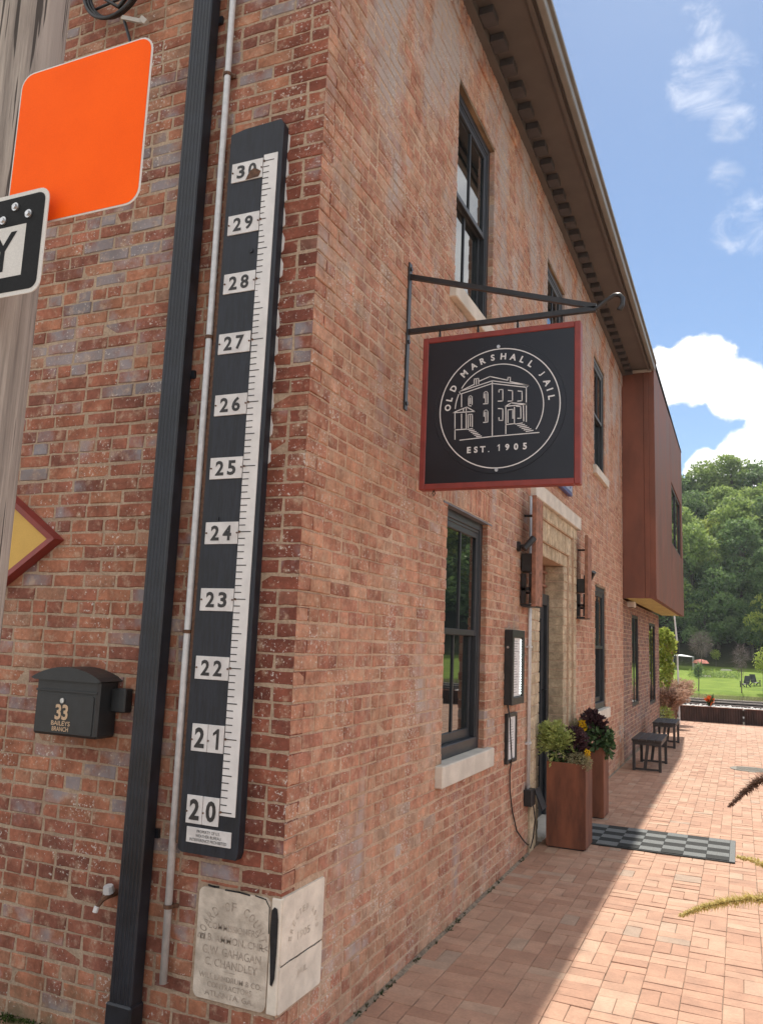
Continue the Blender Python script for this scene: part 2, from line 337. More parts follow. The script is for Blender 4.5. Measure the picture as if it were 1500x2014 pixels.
def terrainmat():
    mt, t, b = newmat('ground_earth'); p = pos(t); xs = N(t, 'ShaderNodeSeparateXYZ'); t.links.new(p, xs.inputs[0])
    v = noise(t, p, .4, 6, .65); f = noise(t, p, 3, 5, .7)
    gr = mixc(t, step(t, v, .3, .7), (.11, .175, .028), (.19, .26, .045)); gr = mixc(t, .6, gr, mixc(t, f, (.6, .6, .6), (1.3, 1.3, 1.3)), 'MULTIPLY')
    near = mixc(t, f, (.05, .045, .035), (.10, .09, .07)); wood = mixc(t, f, (.025, .03, .015), (.05, .055, .025))
    col = mixc(t, step(t, xs.outputs[1], 88.0, 89.2), near, gr); col = mixc(t, step(t, math_(t, 'ADD', xs.outputs[1], math_(t, 'MULTIPLY', v, 6)), 136, 143), col, wood)
    put(t, b, col, .95); b.inputs['Specular IOR Level'].default_value = .1; bump(t, b, f, .8, .2); return mt
M['terrain'] = terrainmat()
def watermat():
    mt, t, b = newmat('muddy_river_water'); p = pos(t); b.inputs['Base Color'].default_value = (.12, .10, .055, 1)
    b.inputs['Roughness'].default_value = .12; b.inputs['IOR'].default_value = 1.33
    bump(t, b, noise(t, p, 1.1, 5, .6, stretch=(.5, 1, 1)), .25, .12); return mt
M['water'] = watermat()

# ------------------------------------------------------------------ mesh helpers
class MB:
    def __init__(s): s.v = []; s.f = []; s.r1 = []; s.r2 = []
    def add(s, vs, fs, r1=None, r2=None):
        o = len(s.v); s.v.extend(vs); a = rnd() if r1 is None else r1; b = rnd() if r2 is None else r2
        for f in fs: s.f.append(tuple(i + o for i in f)); s.r1.append(a); s.r2.append(b)
    def box(s, x0, x1, y0, y1, z0, z1, bev=0.0, **k):
        if x0 > x1: x0, x1 = x1, x0
        if y0 > y1: y0, y1 = y1, y0
        if z0 > z1: z0, z1 = z1, z0
        bev = min(bev, .45 * min(x1 - x0, y1 - y0, z1 - z0))
        if bev <= 0:
            vs = [(x, y, z) for x in (x0, x1) for y in (y0, y1) for z in (z0, z1)]
            fs = [(0, 1, 3, 2), (4, 6, 7, 5), (0, 4, 5, 1), (2, 3, 7, 6), (0, 2, 6, 4), (1, 5, 7, 3)]
            s.add(vs, fs, **k); return
        vs = []; ids = {}
        X = (x0, x1); Y = (y0, y1); Z = (z0, z1); sg = (1, -1)
        for i in (0, 1):
            for j in (0, 1):
                for l in (0, 1):
                    for ax in range(3):
                        p = [X[i] + sg[i] * bev, Y[j] + sg[j] * bev, Z[l] + sg[l] * bev]
                        p[ax] = (X[i], Y[j], Z[l])[ax]; ids[i, j, l, ax] = len(vs); vs.append(tuple(p))
        fs = []
        for i in (0, 1):
            q = [ids[i, 0, 0, 0], ids[i, 1, 0, 0], ids[i, 1, 1, 0], ids[i, 0, 1, 0]]; fs.append(tuple(q if i else q[::-1]))
            q = [ids[0, i, 0, 1], ids[0, i, 1, 1], ids[1, i, 1, 1], ids[1, i, 0, 1]]; fs.append(tuple(q if i else q[::-1]))
            q = [ids[0, 0, i, 2], ids[1, 0, i, 2], ids[1, 1, i, 2], ids[0, 1, i, 2]]; fs.append(tuple(q if i else q[::-1]))
        def edge(a, b, c, d, flip): fs.append((a, b, c, d) if not flip else (d, c, b, a))
        for i in (0, 1):
            for j in (0, 1):
                edge(ids[i, j, 0, 0], ids[i, j, 1, 0], ids[i, j, 1, 1], ids[i, j, 0, 1], (i + j) % 2 == 0)
                edge(ids[i, 0, j, 0], ids[i, 0, j, 2], ids[i, 1, j, 2], ids[i, 1, j, 0], (i + j) % 2 == 1)
                edge(ids[0, i, j, 1], ids[0, i, j, 2], ids[1, i, j, 2], ids[1, i, j, 1], (i + j) % 2 == 0)
                for l in (0, 1):
                    tq = (ids[i, j, l, 0], ids[i, j, l, 1], ids[i, j, l, 2]); fs.append(tq if (i + j + l) % 2 else tq[::-1])
        s.add(vs, fs, **k)
    def tube(s, pts, r, n=8, cap=True, **k):
        pts = [Vector(p) for p in pts]; rs = r if hasattr(r, '__len__') else [r] * len(pts)
        vs = []; fs = []; prev = None
        for i, p in enumerate(pts):
            d = (pts[min(i + 1, len(pts) - 1)] - pts[max(i - 1, 0)]).normalized()
            if prev is None:
                a = d.orthogonal().normalized()
            else:
                a = (prev - d * prev.dot(d)).normalized()
            prev = a; b = d.cross(a)
            for j in range(n):
                t = 2 * math.pi * j / n; vs.append(tuple(p + (a * math.cos(t) + b * math.sin(t)) * rs[i]))
        for i in range(len(pts) - 1):
            for j in range(n):
                fs.append((i * n + j, i * n + (j + 1) % n, (i + 1) * n + (j + 1) % n, (i + 1) * n + j))
        if cap: fs.append(tuple(range(n))[::-1]); fs.append(tuple((len(pts) - 1) * n + j for j in range(n)))
        s.add(vs, fs, **k)
    def bar(s, a, b, w, t, side, **k):                  # flat bar a->b, width w along `side`, thickness t
        a = Vector(a); b = Vector(b); d = (b - a).normalized(); u = (Vector(side) - d * Vector(side).dot(d)).normalized(); n = d.cross(u)
        vs = [tuple(p + u * (w / 2 * i) + n * (t / 2 * j)) for p in (a, b) for i, j in ((-1, -1), (1, -1), (1, 1), (-1, 1))]
        s.add(vs, [(0, 1, 2, 3)[::-1], (4, 5, 6, 7), (0, 1, 5, 4), (1, 2, 6, 5), (2, 3, 7, 6), (3, 0, 4, 7)], **k)
    def prism(s, poly, fr, d0, d1, inset=0.0, **k):      # poly in (u,v); fr(u,v,n)->xyz; from depth d0 (back) to d1 (front)
        n = len(poly); cx = sum(p[0] for p in poly) / n; cy = sum(p[1] for p in poly) / n
        ins = [(p[0] + (cx - p[0]) * inset, p[1] + (cy - p[1]) * inset) for p in poly]
        vs = [fr(u, v, d0) for u, v in poly] + [fr(u, v, d1) for u, v in ins]
        fs = [tuple(range(n, 2 * n)), tuple(range(n))[::-1]] + [(i, (i + 1) % n, n + (i + 1) % n, n + i) for i in range(n)]
        s.add(vs, fs, **k)
    def build(s, name, mat, parent=None, smooth=False, loc=None):
        me = bpy.data.meshes.new(name); vs = s.v
        if loc is not None: vs = [(x - loc[0], y - loc[1], z - loc[2]) for x, y, z in vs]
        me.from_pydata(vs, [], s.f)
        for nm, arr in (('r1', s.r1), ('r2', s.r2)):
            at = me.attributes.new(nm, 'FLOAT', 'FACE'); at.data.foreach_set('value', arr)
        if smooth: me.polygons.foreach_set('use_smooth', [True] * len(me.polygons))
        me.materials.append(mat if not isinstance(mat, str) else M[mat]); me.update()
        o = bpy.data.objects.new(name, me); COL.objects.link(o)
        if loc is not None: o.location = loc
        if parent is not None:
            o.parent = parent
            pl = Vector(); q = parent
            while q is not None: pl += q.location; q = q.parent
            o.location = Vector(o.location) - pl
        return o
def fixn(o):
    bm = bmesh.new(); bm.from_mesh(o.data); bmesh.ops.recalc_face_normals(bm, faces=bm.faces); bm.to_mesh(o.data); bm.free(); return o
def thing(name, label, cat, loc=(0, 0, 0), group=None):
    o = bpy.data.objects.new(name, None); COL.objects.link(o); o.location = loc; o.empty_display_size = .1
    o['label'] = label; o['category'] = cat
    if group: o['group'] = group
    return o
def tag(o, label, cat, group=None):
    o['label'] = label; o['category'] = cat
    if group: o['group'] = group
    return o
def part(name, mat, parent, fn, smooth=False):
    mb = MB(); fn(mb); return mb.build(name, mat, parent, smooth)
def dup(o, parent=None):
    c = o.copy(); COL.objects.link(c); c.parent = parent
    for ch in o.children: dup(ch, c)
    return c
# frames: (u, v, n) -> world
FL = lambda u, v, n: (u, -n, v)                 # on the gauge wall (y=0): u=x, n towards -y
FR = lambda u, v, n: (n, u, v)                  # on the long wall (x=0): u=y, n towards +x
def FS(y0):                                     # on the hanging sign facing -y
    return lambda u, v, n: (u, y0 - n, v)
# text as mesh
_tc = {}
def glyphs(txt, bold=0.0):
    key = (txt, bold)
    if key in _tc: return _tc[key]
    cu = bpy.data.curves.new('t', 'FONT'); cu.body = txt; cu.size = 1; cu.offset = bold; cu.resolution_u = 3
    ob = bpy.data.objects.new('t', cu); COL.objects.link(ob)
    dg = bpy.context.evaluated_depsgraph_get(); me = bpy.data.meshes.new_from_object(ob.evaluated_get(dg))
    vs = [(v.co.x, v.co.y) for v in me.vertices]; fs = [tuple(p.vertices) for p in me.polygons]
    bpy.data.objects.remove(ob); bpy.data.curves.remove(cu); bpy.data.meshes.remove(me)
    _tc[key] = (vs, fs); return vs, fs
def text(mb, txt, fr, cx, cy, w, h, n, bold=.02, ang=0.0):
    if txt == '1':
        vs, fs = [(.14, 0), (.25, 0), (.25, .7), (.17, .7), (.0, .55), (.0, .45), (.14, .54)], [(0, 1, 2, 3, 6), (6, 3, 4, 5)]
        w = None
    else: vs, fs = glyphs(txt, bold)
    if not vs: return
    x0 = min(v[0] for v in vs); x1 = max(v[0] for v in vs); y0 = min(v[1] for v in vs); y1 = max(v[1] for v in vs)
    sy = h / (y1 - y0); sx = sy if w is None else w / (x1 - x0); ca, sa = math.cos(ang), math.sin(ang); out = []
    for x, y in vs:
        a = (x - (x0 + x1) / 2) * sx; b = (y - (y0 + y1) / 2) * sy
        out.append(fr(cx + a * ca - b * sa, cy + a * sa + b * ca, n))
    mb.add(out, fs)
def arctext(mb, txt, fr, cx, cy, r, a0, a1, h, n, bold=.02, w=None):
    k = len(txt)
    for i, ch in enumerate(txt):
        if ch == ' ': continue
        a = R(a0 + (a1 - a0) * i / (k - 1)); text(mb, ch, fr, cx + r * math.cos(a), cy + r * math.sin(a), w, h, n, bold, a - math.pi / 2)
def stroke(mb, pts, fr, n, w):
    for (a, b), (c, d) in zip(pts, pts[1:]):
        L = math.hypot(c - a, d - b)
        if L < 1e-6: continue
        ux, uy = (c - a) / L, (d - b) / L; e = w / 2; a2, b2, c2, d2 = a - ux * e, b - uy * e, c + ux * e, d + uy * e
        mb.add([fr(a2 - uy * e, b2 + ux * e, n), fr(a2 + uy * e, b2 - ux * e, n), fr(c2 + uy * e, d2 - ux * e, n), fr(c2 - uy * e, d2 + ux * e, n)], [(0, 1, 2, 3)])
def ring(mb, fr, cx, cy, r, w, n, a0=0, a1=360, k=72):
    pts = [(math.cos(R(a0 + (a1 - a0) * i / k)), math.sin(R(a0 + (a1 - a0) * i / k))) for i in range(k + 1)]
    vs = [fr(cx + c * q, cy + s_ * q, n) for c, s_ in pts for q in (r - w / 2, r + w / 2)]
    mb.add(vs, [(2 * i, 2 * i + 1, 2 * i + 3, 2 * i + 2) for i in range(k)])
def rrect(u0, u1, v0, v1, r, k=5):
    out = []
    for cx, cy, a in ((u1 - r, v1 - r, 0), (u0 + r, v1 - r, 90), (u0 + r, v0 + r, 180), (u1 - r, v0 + r, 270)):
        for i in range(k + 1): t = R(a + 90 * i / k); out.append((cx + r * math.cos(t), cy + r * math.sin(t)))
    return out
def disc(cx, cy, r, k=20): return [(cx + r * math.cos(2 * math.pi * i / k), cy + r * math.sin(2 * math.pi * i / k)) for i in range(k)]

# ------------------------------------------------------------------ ground, pavement
def terr(x, y):
    if y < 30.2: z = -0.06
    elif y < 35: z = -0.06 - 4.0 * (y - 30.2) / 4.8
    elif y < 83: z = -4.06
    elif y < 86: z = -4.06
    elif y < 90: z = -4.06 + (y - 86) / 4 * 1.84
    elif y < 138: z = -2.3 + (y - 88) * 1.9 / 47
    else: z = -.28 + (y - 138) * .42 if y < 205 else -.28 + 67 * .42 + (y - 205) * .12
    if y > 138: z += 2.5 * math.sin(x * .045 + 1.0) * min(1, (y - 138) / 30)
    if 88 <= y < 140: z += .06 * math.sin(x * .7 + y * .3) + .04 * math.sin(y * 1.3)
    return z
mb = MB()
xs = [-350, -200, -120, -80, -60, -45] + [i * 3.0 - 30 for i in range(31)] + [75, 95, 120, 200, 350]
ys = [-310, -60, -10, 20, 30.1, 30.2, 31.2, 32.5, 35, 60, 83, 84, 85, 86, 87, 88, 88.8, 89.4] + [88 + i * 2.0 for i in range(1, 32)] + [160, 170, 180, 190, 205, 230, 280, 420]
for y in ys:
    for x in xs: mb.v.append((x, y, terr(x, y)))
nx = len(xs)
for j in range(len(ys) - 1):
    for i in range(nx - 1): mb.f.append((j * nx + i, j * nx + i + 1, (j + 1) * nx + i + 1, (j + 1) * nx + i)); mb.r1.append(.5); mb.r2.append(.5)
g = mb.build('ground', 'terrain', smooth=True); g['kind'] = 'structure'
mb = MB(); mb.add([(-345, 31.5, -2.4), (345, 31.5, -2.4), (345, 90.5, -2.4), (-345, 90.5, -2.4)], [(0, 1, 2, 3)])
wo_ = mb.build('river', 'water'); wo_['kind'] = 'structure'
mb = MB(); mb.box(-7, 9, -6, 20.72, -.055, -.007)
pave = mb.build('pavement', 'sand'); pave['kind'] = 'structure'
mb = MB(); mb.box(-60, 60, -45, -6.01, -.05, -.012)  # unseen street added behind the camera, pale to bounce warm light on the wall
st_ = mb.build('street', 'street'); st_['kind'] = 'structure'
def paver(x0, x1, y0, y1):
    g = .0012; x0 += ru(.0002, .0028); x1 -= ru(.0002, .0028); y0 += ru(.0002, .0028); y1 -= ru(.0002, .0028)
    z = ru(-.0022, .0018); tx, ty = ru(-.0016, .0016), ru(-.0016, .0016); b = .0026
    def zz(x, y): return z + tx * ((x - x0) / (x1 - x0) * 2 - 1) + ty * ((y - y0) / (y1 - y0) * 2 - 1)
    o = [(x0, y0), (x1, y0), (x1, y1), (x0, y1)]; i_ = [(x0 + b, y0 + b), (x1 - b, y0 + b), (x1 - b, y1 - b), (x0 + b, y1 - b)]
    vs = [(x, y, zz(x, y)) for x, y in i_] + [(x, y, zz(x, y) - b) for x, y in o] + [(x, y, -.03) for x, y in o]
    fs = [(0, 1, 2, 3)] + [(4 + k, 4 + (k + 1) % 4, (k + 1) % 4, k) for k in range(4)] + [(8 + k, 8 + (k + 1) % 4, 4 + (k + 1) % 4, 4 + k) for k in range(4)]
    return vs, fs
def area_px(pts):
    q = [proj(p) for p in pts]
    if any(p is None for p in q): return 0
    cx = sum(p[0] for p in q) / len(q); cy = sum(p[1] for p in q) / len(q)
    if not (0 < cx < 1500 and 0 < cy < 2014): return 0
    return abs(sum(q[i][0] * q[(i + 1) % len(q)][1] - q[(i + 1) % len(q)][0] * q[i][1] for i in range(len(q)))) / 2
PC = .2045; pv = []
for i in range(-33, 43):
    for j in range(-28, 101):
        X0, Y0 = i * PC + .006, j * PC; 
        if X0 < -6.8 or X0 + PC > 8.9: continue
        if X0 + PC < 0.003 and Y0 + PC > 0.0: continue
        if Y0 + PC > 20.71: continue
        if X0 < .003 and Y0 > -.05: continue
        swap = (i + j) % 2
        if rnd() < .16: swap = 1 - swap
        for k in (0, 1):
            r_ = (X0, X0 + PC, Y0 + k * PC / 2, Y0 + (k + 1) * PC / 2) if swap else (X0 + k * PC / 2, X0 + (k + 1) * PC / 2, Y0, Y0 + PC)
            if Y0 < 0 and X0 < 0 and r_[3] > -.002: r_ = (r_[0], r_[1], r_[2], -.002)
            if r_[3] - r_[2] < .02 or r_[1] - r_[0] < .02: continue
            vs, fs = paver(*r_); vis = 0 if (1.75 > r_[0] > .0 and 5 < r_[2] < 5.9) else area_px(vs[:4]); pv.append((vis, vs, fs, rnd(), rnd()))
pv.sort(key=lambda q: -q[0])
for vis, vs, fs, a, b in pv[:300]:
    mb = MB(); mb.add(vs, fs, a, b); mb.build('paver', 'paver', pave)
mb = MB()
for vis, vs, fs, a, b in pv[300:]: mb.add(vs, fs, a, b)
o = mb.build('paver_field', 'paver', pave); o['kind'] = 'stuff'

# ------------------------------------------------------------------ the brick building
HB = .0697; LB = .2075; J = .0108
bld = thing('brick_building', 'two-storey red brick corner building with charcoal windows and rust steel bay', 'building')
ZT = 6.60
OPR = {  # long wall openings: y0,y1,z0,z1
 'low1': (1.975, 2.93, .91, 2.75), 'up1': (1.985, 2.925, 4.18, 5.93), 'up2': (5.0, 5.93, 4.18, 5.93), 'up3': (8.03, 9.0, 4.18, 5.93),
 'low2': (8.1, 9.05, .86, 2.69), 'door': (4.36, 6.62, -.1, 3.365)}
EXR = [(1.84, 3.06, 2.75, 2.965), (0, .385, .285, .745)]            # soldier course, cornerstone
EXR += [(1.86, 2.0, .91, 1.05), (2.9, 3.05, .91, 1.05), (1.88, 2.0, 4.18, 4.30), (2.9, 3.03, 4.18, 4.30), (4.9, 5.05, 4.18, 4.3), (5.9, 6.03, 4.18, 4.3),
        (7.93, 8.05, 4.18, 4.3), (8.98, 9.1, 4.18, 4.3), (8.0, 8.12, .86, 1.0), (9.03, 9.15, .86, 1.0)]   # ends of the sills
EXL = [(0, .42, .285, .74)]
def cut(rects, ex):
    out = []
    for a, b, c, d in rects:
        pend = [(a, b, c, d)]
        for ea, eb, ec, ed in ex:
            nxt = []
            for (a1, b1, c1, d1) in pend:
                if b1 <= ea or a1 >= eb or d1 <= ec or c1 >= ed: nxt.append((a1, b1, c1, d1)); continue
                if a1 < ea: nxt.append((a1, ea - .001, c1, d1))
                if b1 > eb: nxt.append((eb + .001, b1, c1, d1))
                m0, m1 = max(a1, ea), min(b1, eb)
                if c1 < ec: nxt.append((m0, m1, c1, ec - .004))
                if d1 > ed: nxt.append((m0, m1, ed + .004, d1))
            pend = nxt
        out += [r for r in pend if r[1] - r[0] > .02 and r[3] - r[2] > .014]
    return out
def lay(u0, u1, zt, ex, par, head=6):
    out = []; i = 0
    while i * HB < zt - .01:
        z0 = i * HB; z1 = min(z0 + HB, zt); dz = .0022 * math.sin(i * 1.7)
        hd = (i % head == 3); mod = LB / 2 if hd else LB
        s = u0
        if u0 < 1 and not hd and (i + par) % 2: out += cut([(u0, u0 + LB / 2 - J / 2, z0 + J / 2, z1 - J / 2)], ex); s = u0 + LB / 2
        if u0 > 1: s = u0 + (LB / 2 if i % 2 else 0)
        if u0 > 1 and i % 2: out += cut([(u0, s - J, z0 + J / 2, z1 - J / 2)], ex)
        while s < u1 - .02:
            e = min(s + mod + ru(-.006, .006), u1)
            if rnd() < .04 and not hd: e = min(s + LB / 2, u1)
            t = J * ru(.35, .65)
            out += cut([(s if s == u0 else s + J / 2, e - t if e < u1 else e, z0 + J / 2 + dz + ru(-.0012, .0012), z1 - J / 2 + dz + ru(-.0012, .0012))], ex)
            s = e
        i += 1
    return out
def brickgeo(r, fr, proud=0.0, depth=.11, jit=.0016, flip=False):
    a, b, c, d = r; p = proud + ru(-.0022, .0026); w = .0034
    jit *= 1.7
    def jj(): return ru(-jit, jit)
    m0, m1 = a + (b - a) * ru(.3, .4), a + (b - a) * ru(.6, .7)
    o = [(a + abs(jj()) + .001, c + jj()), (m0, c + jj()), (m1, c + jj()), (b - abs(jj()) - .001, c + jj()), (b + jj() * .5, d + jj()), (m1, d + jj()), (m0, d + jj()), (a + jj() * .5, d + jj())]
    cx, cy = (a + b) / 2, (c + d) / 2; L, H = b - a, d - c; tx, ty = ru(-.0018, .0018), ru(-.0012, .0012)
    def dep(u, v): return p + tx * (u - cx) / L * 2 + ty * (v - cy) / H * 2
    ins = [(u + (w if u < cx else -w) * (1 if k in (0, 3, 4, 7) else 0), v + (w if v < cy else -w)) for k, (u, v) in enumerate(o)]
    vs = [fr(u, v, dep(u, v)) for u, v in ins] + [fr(u, v, dep(u, v) - w) for u, v in o] + [fr(u, v, -depth) for u, v in o]
    fs = [tuple(range(8))] + [(8 + k, 8 + (k + 1) % 8, (k + 1) % 8, k) for k in range(8)] + [(16 + k, 16 + (k + 1) % 8, 8 + (k + 1) % 8, 8 + k) for k in range(8)]
    if flip: fs = [f[::-1] for f in fs]
    return vs, fs
def backing(name, u0, u1, z0, z1, holes, fr, mat, dep=.0032, thick=.32, ge=.006):
    holes = [(a - ge, b + ge, c - ge, d + ge) for a, b, c, d in holes]
    us = sorted({u0, u1, *[h[i] for h in holes for i in (0, 1) if u0 < h[i] < u1]}); zs = sorted({z0, z1, *[h[i] for h in holes for i in (2, 3) if z0 < h[i] < z1]})
    def hole(i, j):
        if i < 0 or j < 0 or i >= len(us) - 1 or j >= len(zs) - 1: return False
        u, z = (us[i] + us[i + 1]) / 2, (zs[j] + zs[j + 1]) / 2
        return any(h[0] < u < h[1] and h[2] < z < h[3] for h in holes)
    mb = MB()
    for i in range(len(us) - 1):
        for j in range(len(zs) - 1):
            a, b, c, d = us[i], us[i + 1], zs[j], zs[j + 1]
            if hole(i, j): continue
            mb.add([fr(a, c, -dep), fr(b, c, -dep), fr(b, d, -dep), fr(a, d, -dep)], [(0, 1, 2, 3)])
            for di, dj, e in ((-1, 0, ((a, c), (a, d))), (1, 0, ((b, c), (b, d))), (0, -1, ((a, c), (b, c))), (0, 1, ((a, d), (b, d)))):
                if hole(i + di, j + dj) or i + di >= len(us) - 1 or j + dj >= len(zs) - 1:
                    (p, q), (r_, s_) = e; mb.add([fr(p, q, -dep), fr(r_, s_, -dep), fr(r_, s_, -thick), fr(p, q, -thick)], [(0, 1, 2, 3)])
    o = mb.build(name, mat, bld); return fixn(o)
FLn = lambda u, v, n: (-u, -n, v)               # gauge wall with u = distance from the corner
HOLES = [OPR[k] for k in OPR]
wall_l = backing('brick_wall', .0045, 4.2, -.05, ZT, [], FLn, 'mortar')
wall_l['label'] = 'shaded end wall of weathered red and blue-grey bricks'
wall_r = backing('brick_wall', .0045, 11.0, -.05, ZT, HOLES, FR, 'mortar_pale')
wall_r['label'] = 'long street wall of orange-red bricks with windows and door'
wall_a = backing('brick_wall', 11.02, 17.9, -.05, 2.66, [(12.45, 13.5, .80, 2.46), (15.55, 16.95, .66, 2.42)], lambda u, v, n: (n - .03, u, v), 'mortar')
wall_a['label'] = 'far extension wall of purple bricks under the steel bay'
bricks = []
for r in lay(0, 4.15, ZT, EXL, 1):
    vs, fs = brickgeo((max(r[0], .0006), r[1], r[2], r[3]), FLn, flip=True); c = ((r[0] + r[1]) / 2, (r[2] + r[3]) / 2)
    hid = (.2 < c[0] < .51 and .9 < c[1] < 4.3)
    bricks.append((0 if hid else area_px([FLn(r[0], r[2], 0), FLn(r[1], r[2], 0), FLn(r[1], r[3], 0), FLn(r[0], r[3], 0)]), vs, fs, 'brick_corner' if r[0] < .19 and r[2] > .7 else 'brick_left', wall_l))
for r in lay(0, 11.0, ZT, HOLES + EXR, 0):
    pr = .014 if r[2] > 6.32 else (.0022 if r[0] < .12 else 0.0)
    vs, fs = brickgeo(r, FR, pr, depth=.003 if r[0] < .12 else .11)
    bricks.append((area_px([FR(r[0], r[2], 0), FR(r[1], r[2], 0), FR(r[1], r[3], 0), FR(r[0], r[3], 0)]), vs, fs, 'brick_right', wall_r))
u = 1.845
while u < 3.05:                                                        # soldier course over the near window
    r = (u, u + .058, 2.764, 2.962); vs, fs = brickgeo(r, FR); bricks.append((area_px([FR(r[0], r[2], 0), FR(r[1], r[2], 0), FR(r[1], r[3], 0), FR(r[0], r[3], 0)]), vs, fs, 'brick_right', wall_r)); u += .0682
FA = lambda u, v, n: (n - .03, u, v)
for r in lay(11.03, 17.9, 2.66, [(12.45, 13.5, .80, 2.46), (15.55, 16.95, .66, 2.42)], 0):
    vs, fs = brickgeo(r, FA); bricks.append((0, vs, fs, 'brick_dark', wall_a))
bricks.sort(key=lambda q: -q[0])
for vis, vs, fs, mt, wl in bricks[:300]:
    mb = MB(); mb.add(vs, fs); mb.build('brick', mt, wl)
rest = {}
for vis, vs, fs, mt, wl in bricks[300:]: rest.setdefault((mt, wl), MB()).add(vs, fs)
for (mt, wl), mb in rest.items(): o = mb.build('brickwork', mt, wl); o['kind'] = 'stuff'
# rear body, roof
part('rear_wall', 'mortar', bld, lambda b: (b.box(-4.2, -4.0, .33, 17.85, -.05, ZT), b.box(-4.0, -.34, 17.55, 17.87, -.05, ZT), b.box(-4.0, -.4, .4, 17.5, 3.1, 3.2), b.box(-4.0, -3.9, .4, 17.5, 0, 3.0)))
# ---------- windows
def sill(parent, y0, y1, z0, z1, out=.05):
    b = MB(); b.box(-.13, out, y0, y1, z0, z1, .006); return b.build('sill', 'limestone', parent)
def window(nm, label, y0, y1, z0, z1, back=.045, sl=None, mullion=True):
    zs_ = z0; F = MB(); fx = -back; w = .055
    for a, b_, c, d in ((y0 - .01, y0 + w, zs_, z1 + .01), (y1 - w, y1 + .01, zs_, z1 + .01), (y0 + w, y1 - w, z1 - w, z1 + .01), (y0 + w, y1 - w, zs_, zs_ + .085)):
        F.box(fx - .12, fx, a, b_, c, d, .004)
    # brick mould step
    for a, b_, c, d in ((y0 + w, y0 + w + .022, zs_ + .085, z1 - w), (y1 - w - .022, y1 - w, zs_ + .085, z1 - w), (y0 + w + .022, y1 - w - .022, z1 - w - .022, z1 - w)):
        F.box(fx - .11, fx - .008, a, b_, c, d, .003)
    win = F.build('window', 'frame', bld); win['label'] = label
    ya, yb = y0 + w + .022, y1 - w - .022; za, zb = zs_ + .085, z1 - w - .022; zm = (za + zb) / 2
    for nmz, c, d, off in (('upper_sash', zm - .02, zb, .012), ('lower_sash', za, zm + .02, .046)):
        b = MB(); x1 = fx - off; x0 = x1 - .033; s = .042
        b.box(x0, x1, ya, ya + s, c, d, .003); b.box(x0, x1, yb - s, yb, c, d, .003)
        b.box(x0, x1, ya + s, yb - s, d - s, d, .003); b.box(x0, x1, ya + s, yb - s, c, c + (.065 if nmz == 'lower_sash' else s), .003)
        if mullion: b.box(x0 + .004, x1 - .004, (ya + yb) / 2 - .011, (ya + yb) / 2 + .011, c + s, d - s, .003)
        o = b.build(nmz, 'frame', win)
        c2 = c + (.065 if nmz == 'lower_sash' else s)
        for p, q in (((ya + s, (ya + yb) / 2 - .011), ((ya + yb) / 2 + .011, yb - s)) if mullion else ((ya + s, yb - s),)):
            g_ = MB(); g_.box(x0 + .012, x0 + .018, p - .003, q + .003, c2 - .003, d - s + .003); g_.build('pane', 'glass', win)
    if sl: sill(win, *sl)
    return win
lt = 'limestone'
w = window('w', 'lower window nearest the corner with stone sill', 1.975, 2.93, 1.05, 2.735, sl=(1.865, 3.045, .912, 1.048))
part('lintel', 'steel_lintel', w, lambda b: b.box(-.11, .004, 1.88, 3.03, 2.738, 2.750))
window('w', 'upper window nearest the corner, reflecting sky', 1.985, 2.925, 4.30, 5.90, sl=(1.885, 3.025, 4.182, 4.298))
window('w', 'upper window behind the hanging sign bracket', 5.0, 5.93, 4.30, 5.90, sl=(4.905, 6.025, 4.182, 4.298), back=.03)
window('w', 'upper window next to the steel bay', 8.03, 9.0, 4.30, 5.90, sl=(7.935, 9.095, 4.182, 4.298), back=.02)
window('w', 'lower window beyond the door', 8.1, 9.05, 1.0, 2.66, sl=(8.005, 9.145, .862, .998), back=.02)
for y0, y1 in ((1.985, 2.925), (5.0, 5.93), (8.03, 9.0)):
    part('lintel', 'lintelwood', bld, lambda b: b.box(-.3, -.006, y0 - .06, y1 + .06, 5.905, 5.95))
part('lintel', 'lintelwood', bld, lambda b: b.box(-.3, -.006, 8.05, 9.1, 2.665, 2.71))
for y0, y1, z0, z1 in ((12.45, 13.5, .80, 2.46), (15.55, 16.95, .66, 2.42)):
    b = MB(); b.box(-.1, -.04, y0 - .01, y0 + .05, z0, z1); b.box(-.1, -.04, y1 - .05, y1 + .01, z0, z1); b.box(-.1, -.04, y0 + .05, y1 - .05, z1 - .05, z1); b.box(-.1, -.04, y0 + .05, y1 - .05, z0, z0 + .06); b.box(-.09, -.05, (y0 + y1) / 2 - .02, (y0 + y1) / 2 + .02, z0 + .06, z1 - .05)
    o = b.build('window', 'frame', bld); o['label'] = 'slim window under the steel bay'
    part('pane', 'glass', o, lambda b: b.box(-.065, -.06, y0 + .047, y1 - .047, z0 + .057, z1 - .047))
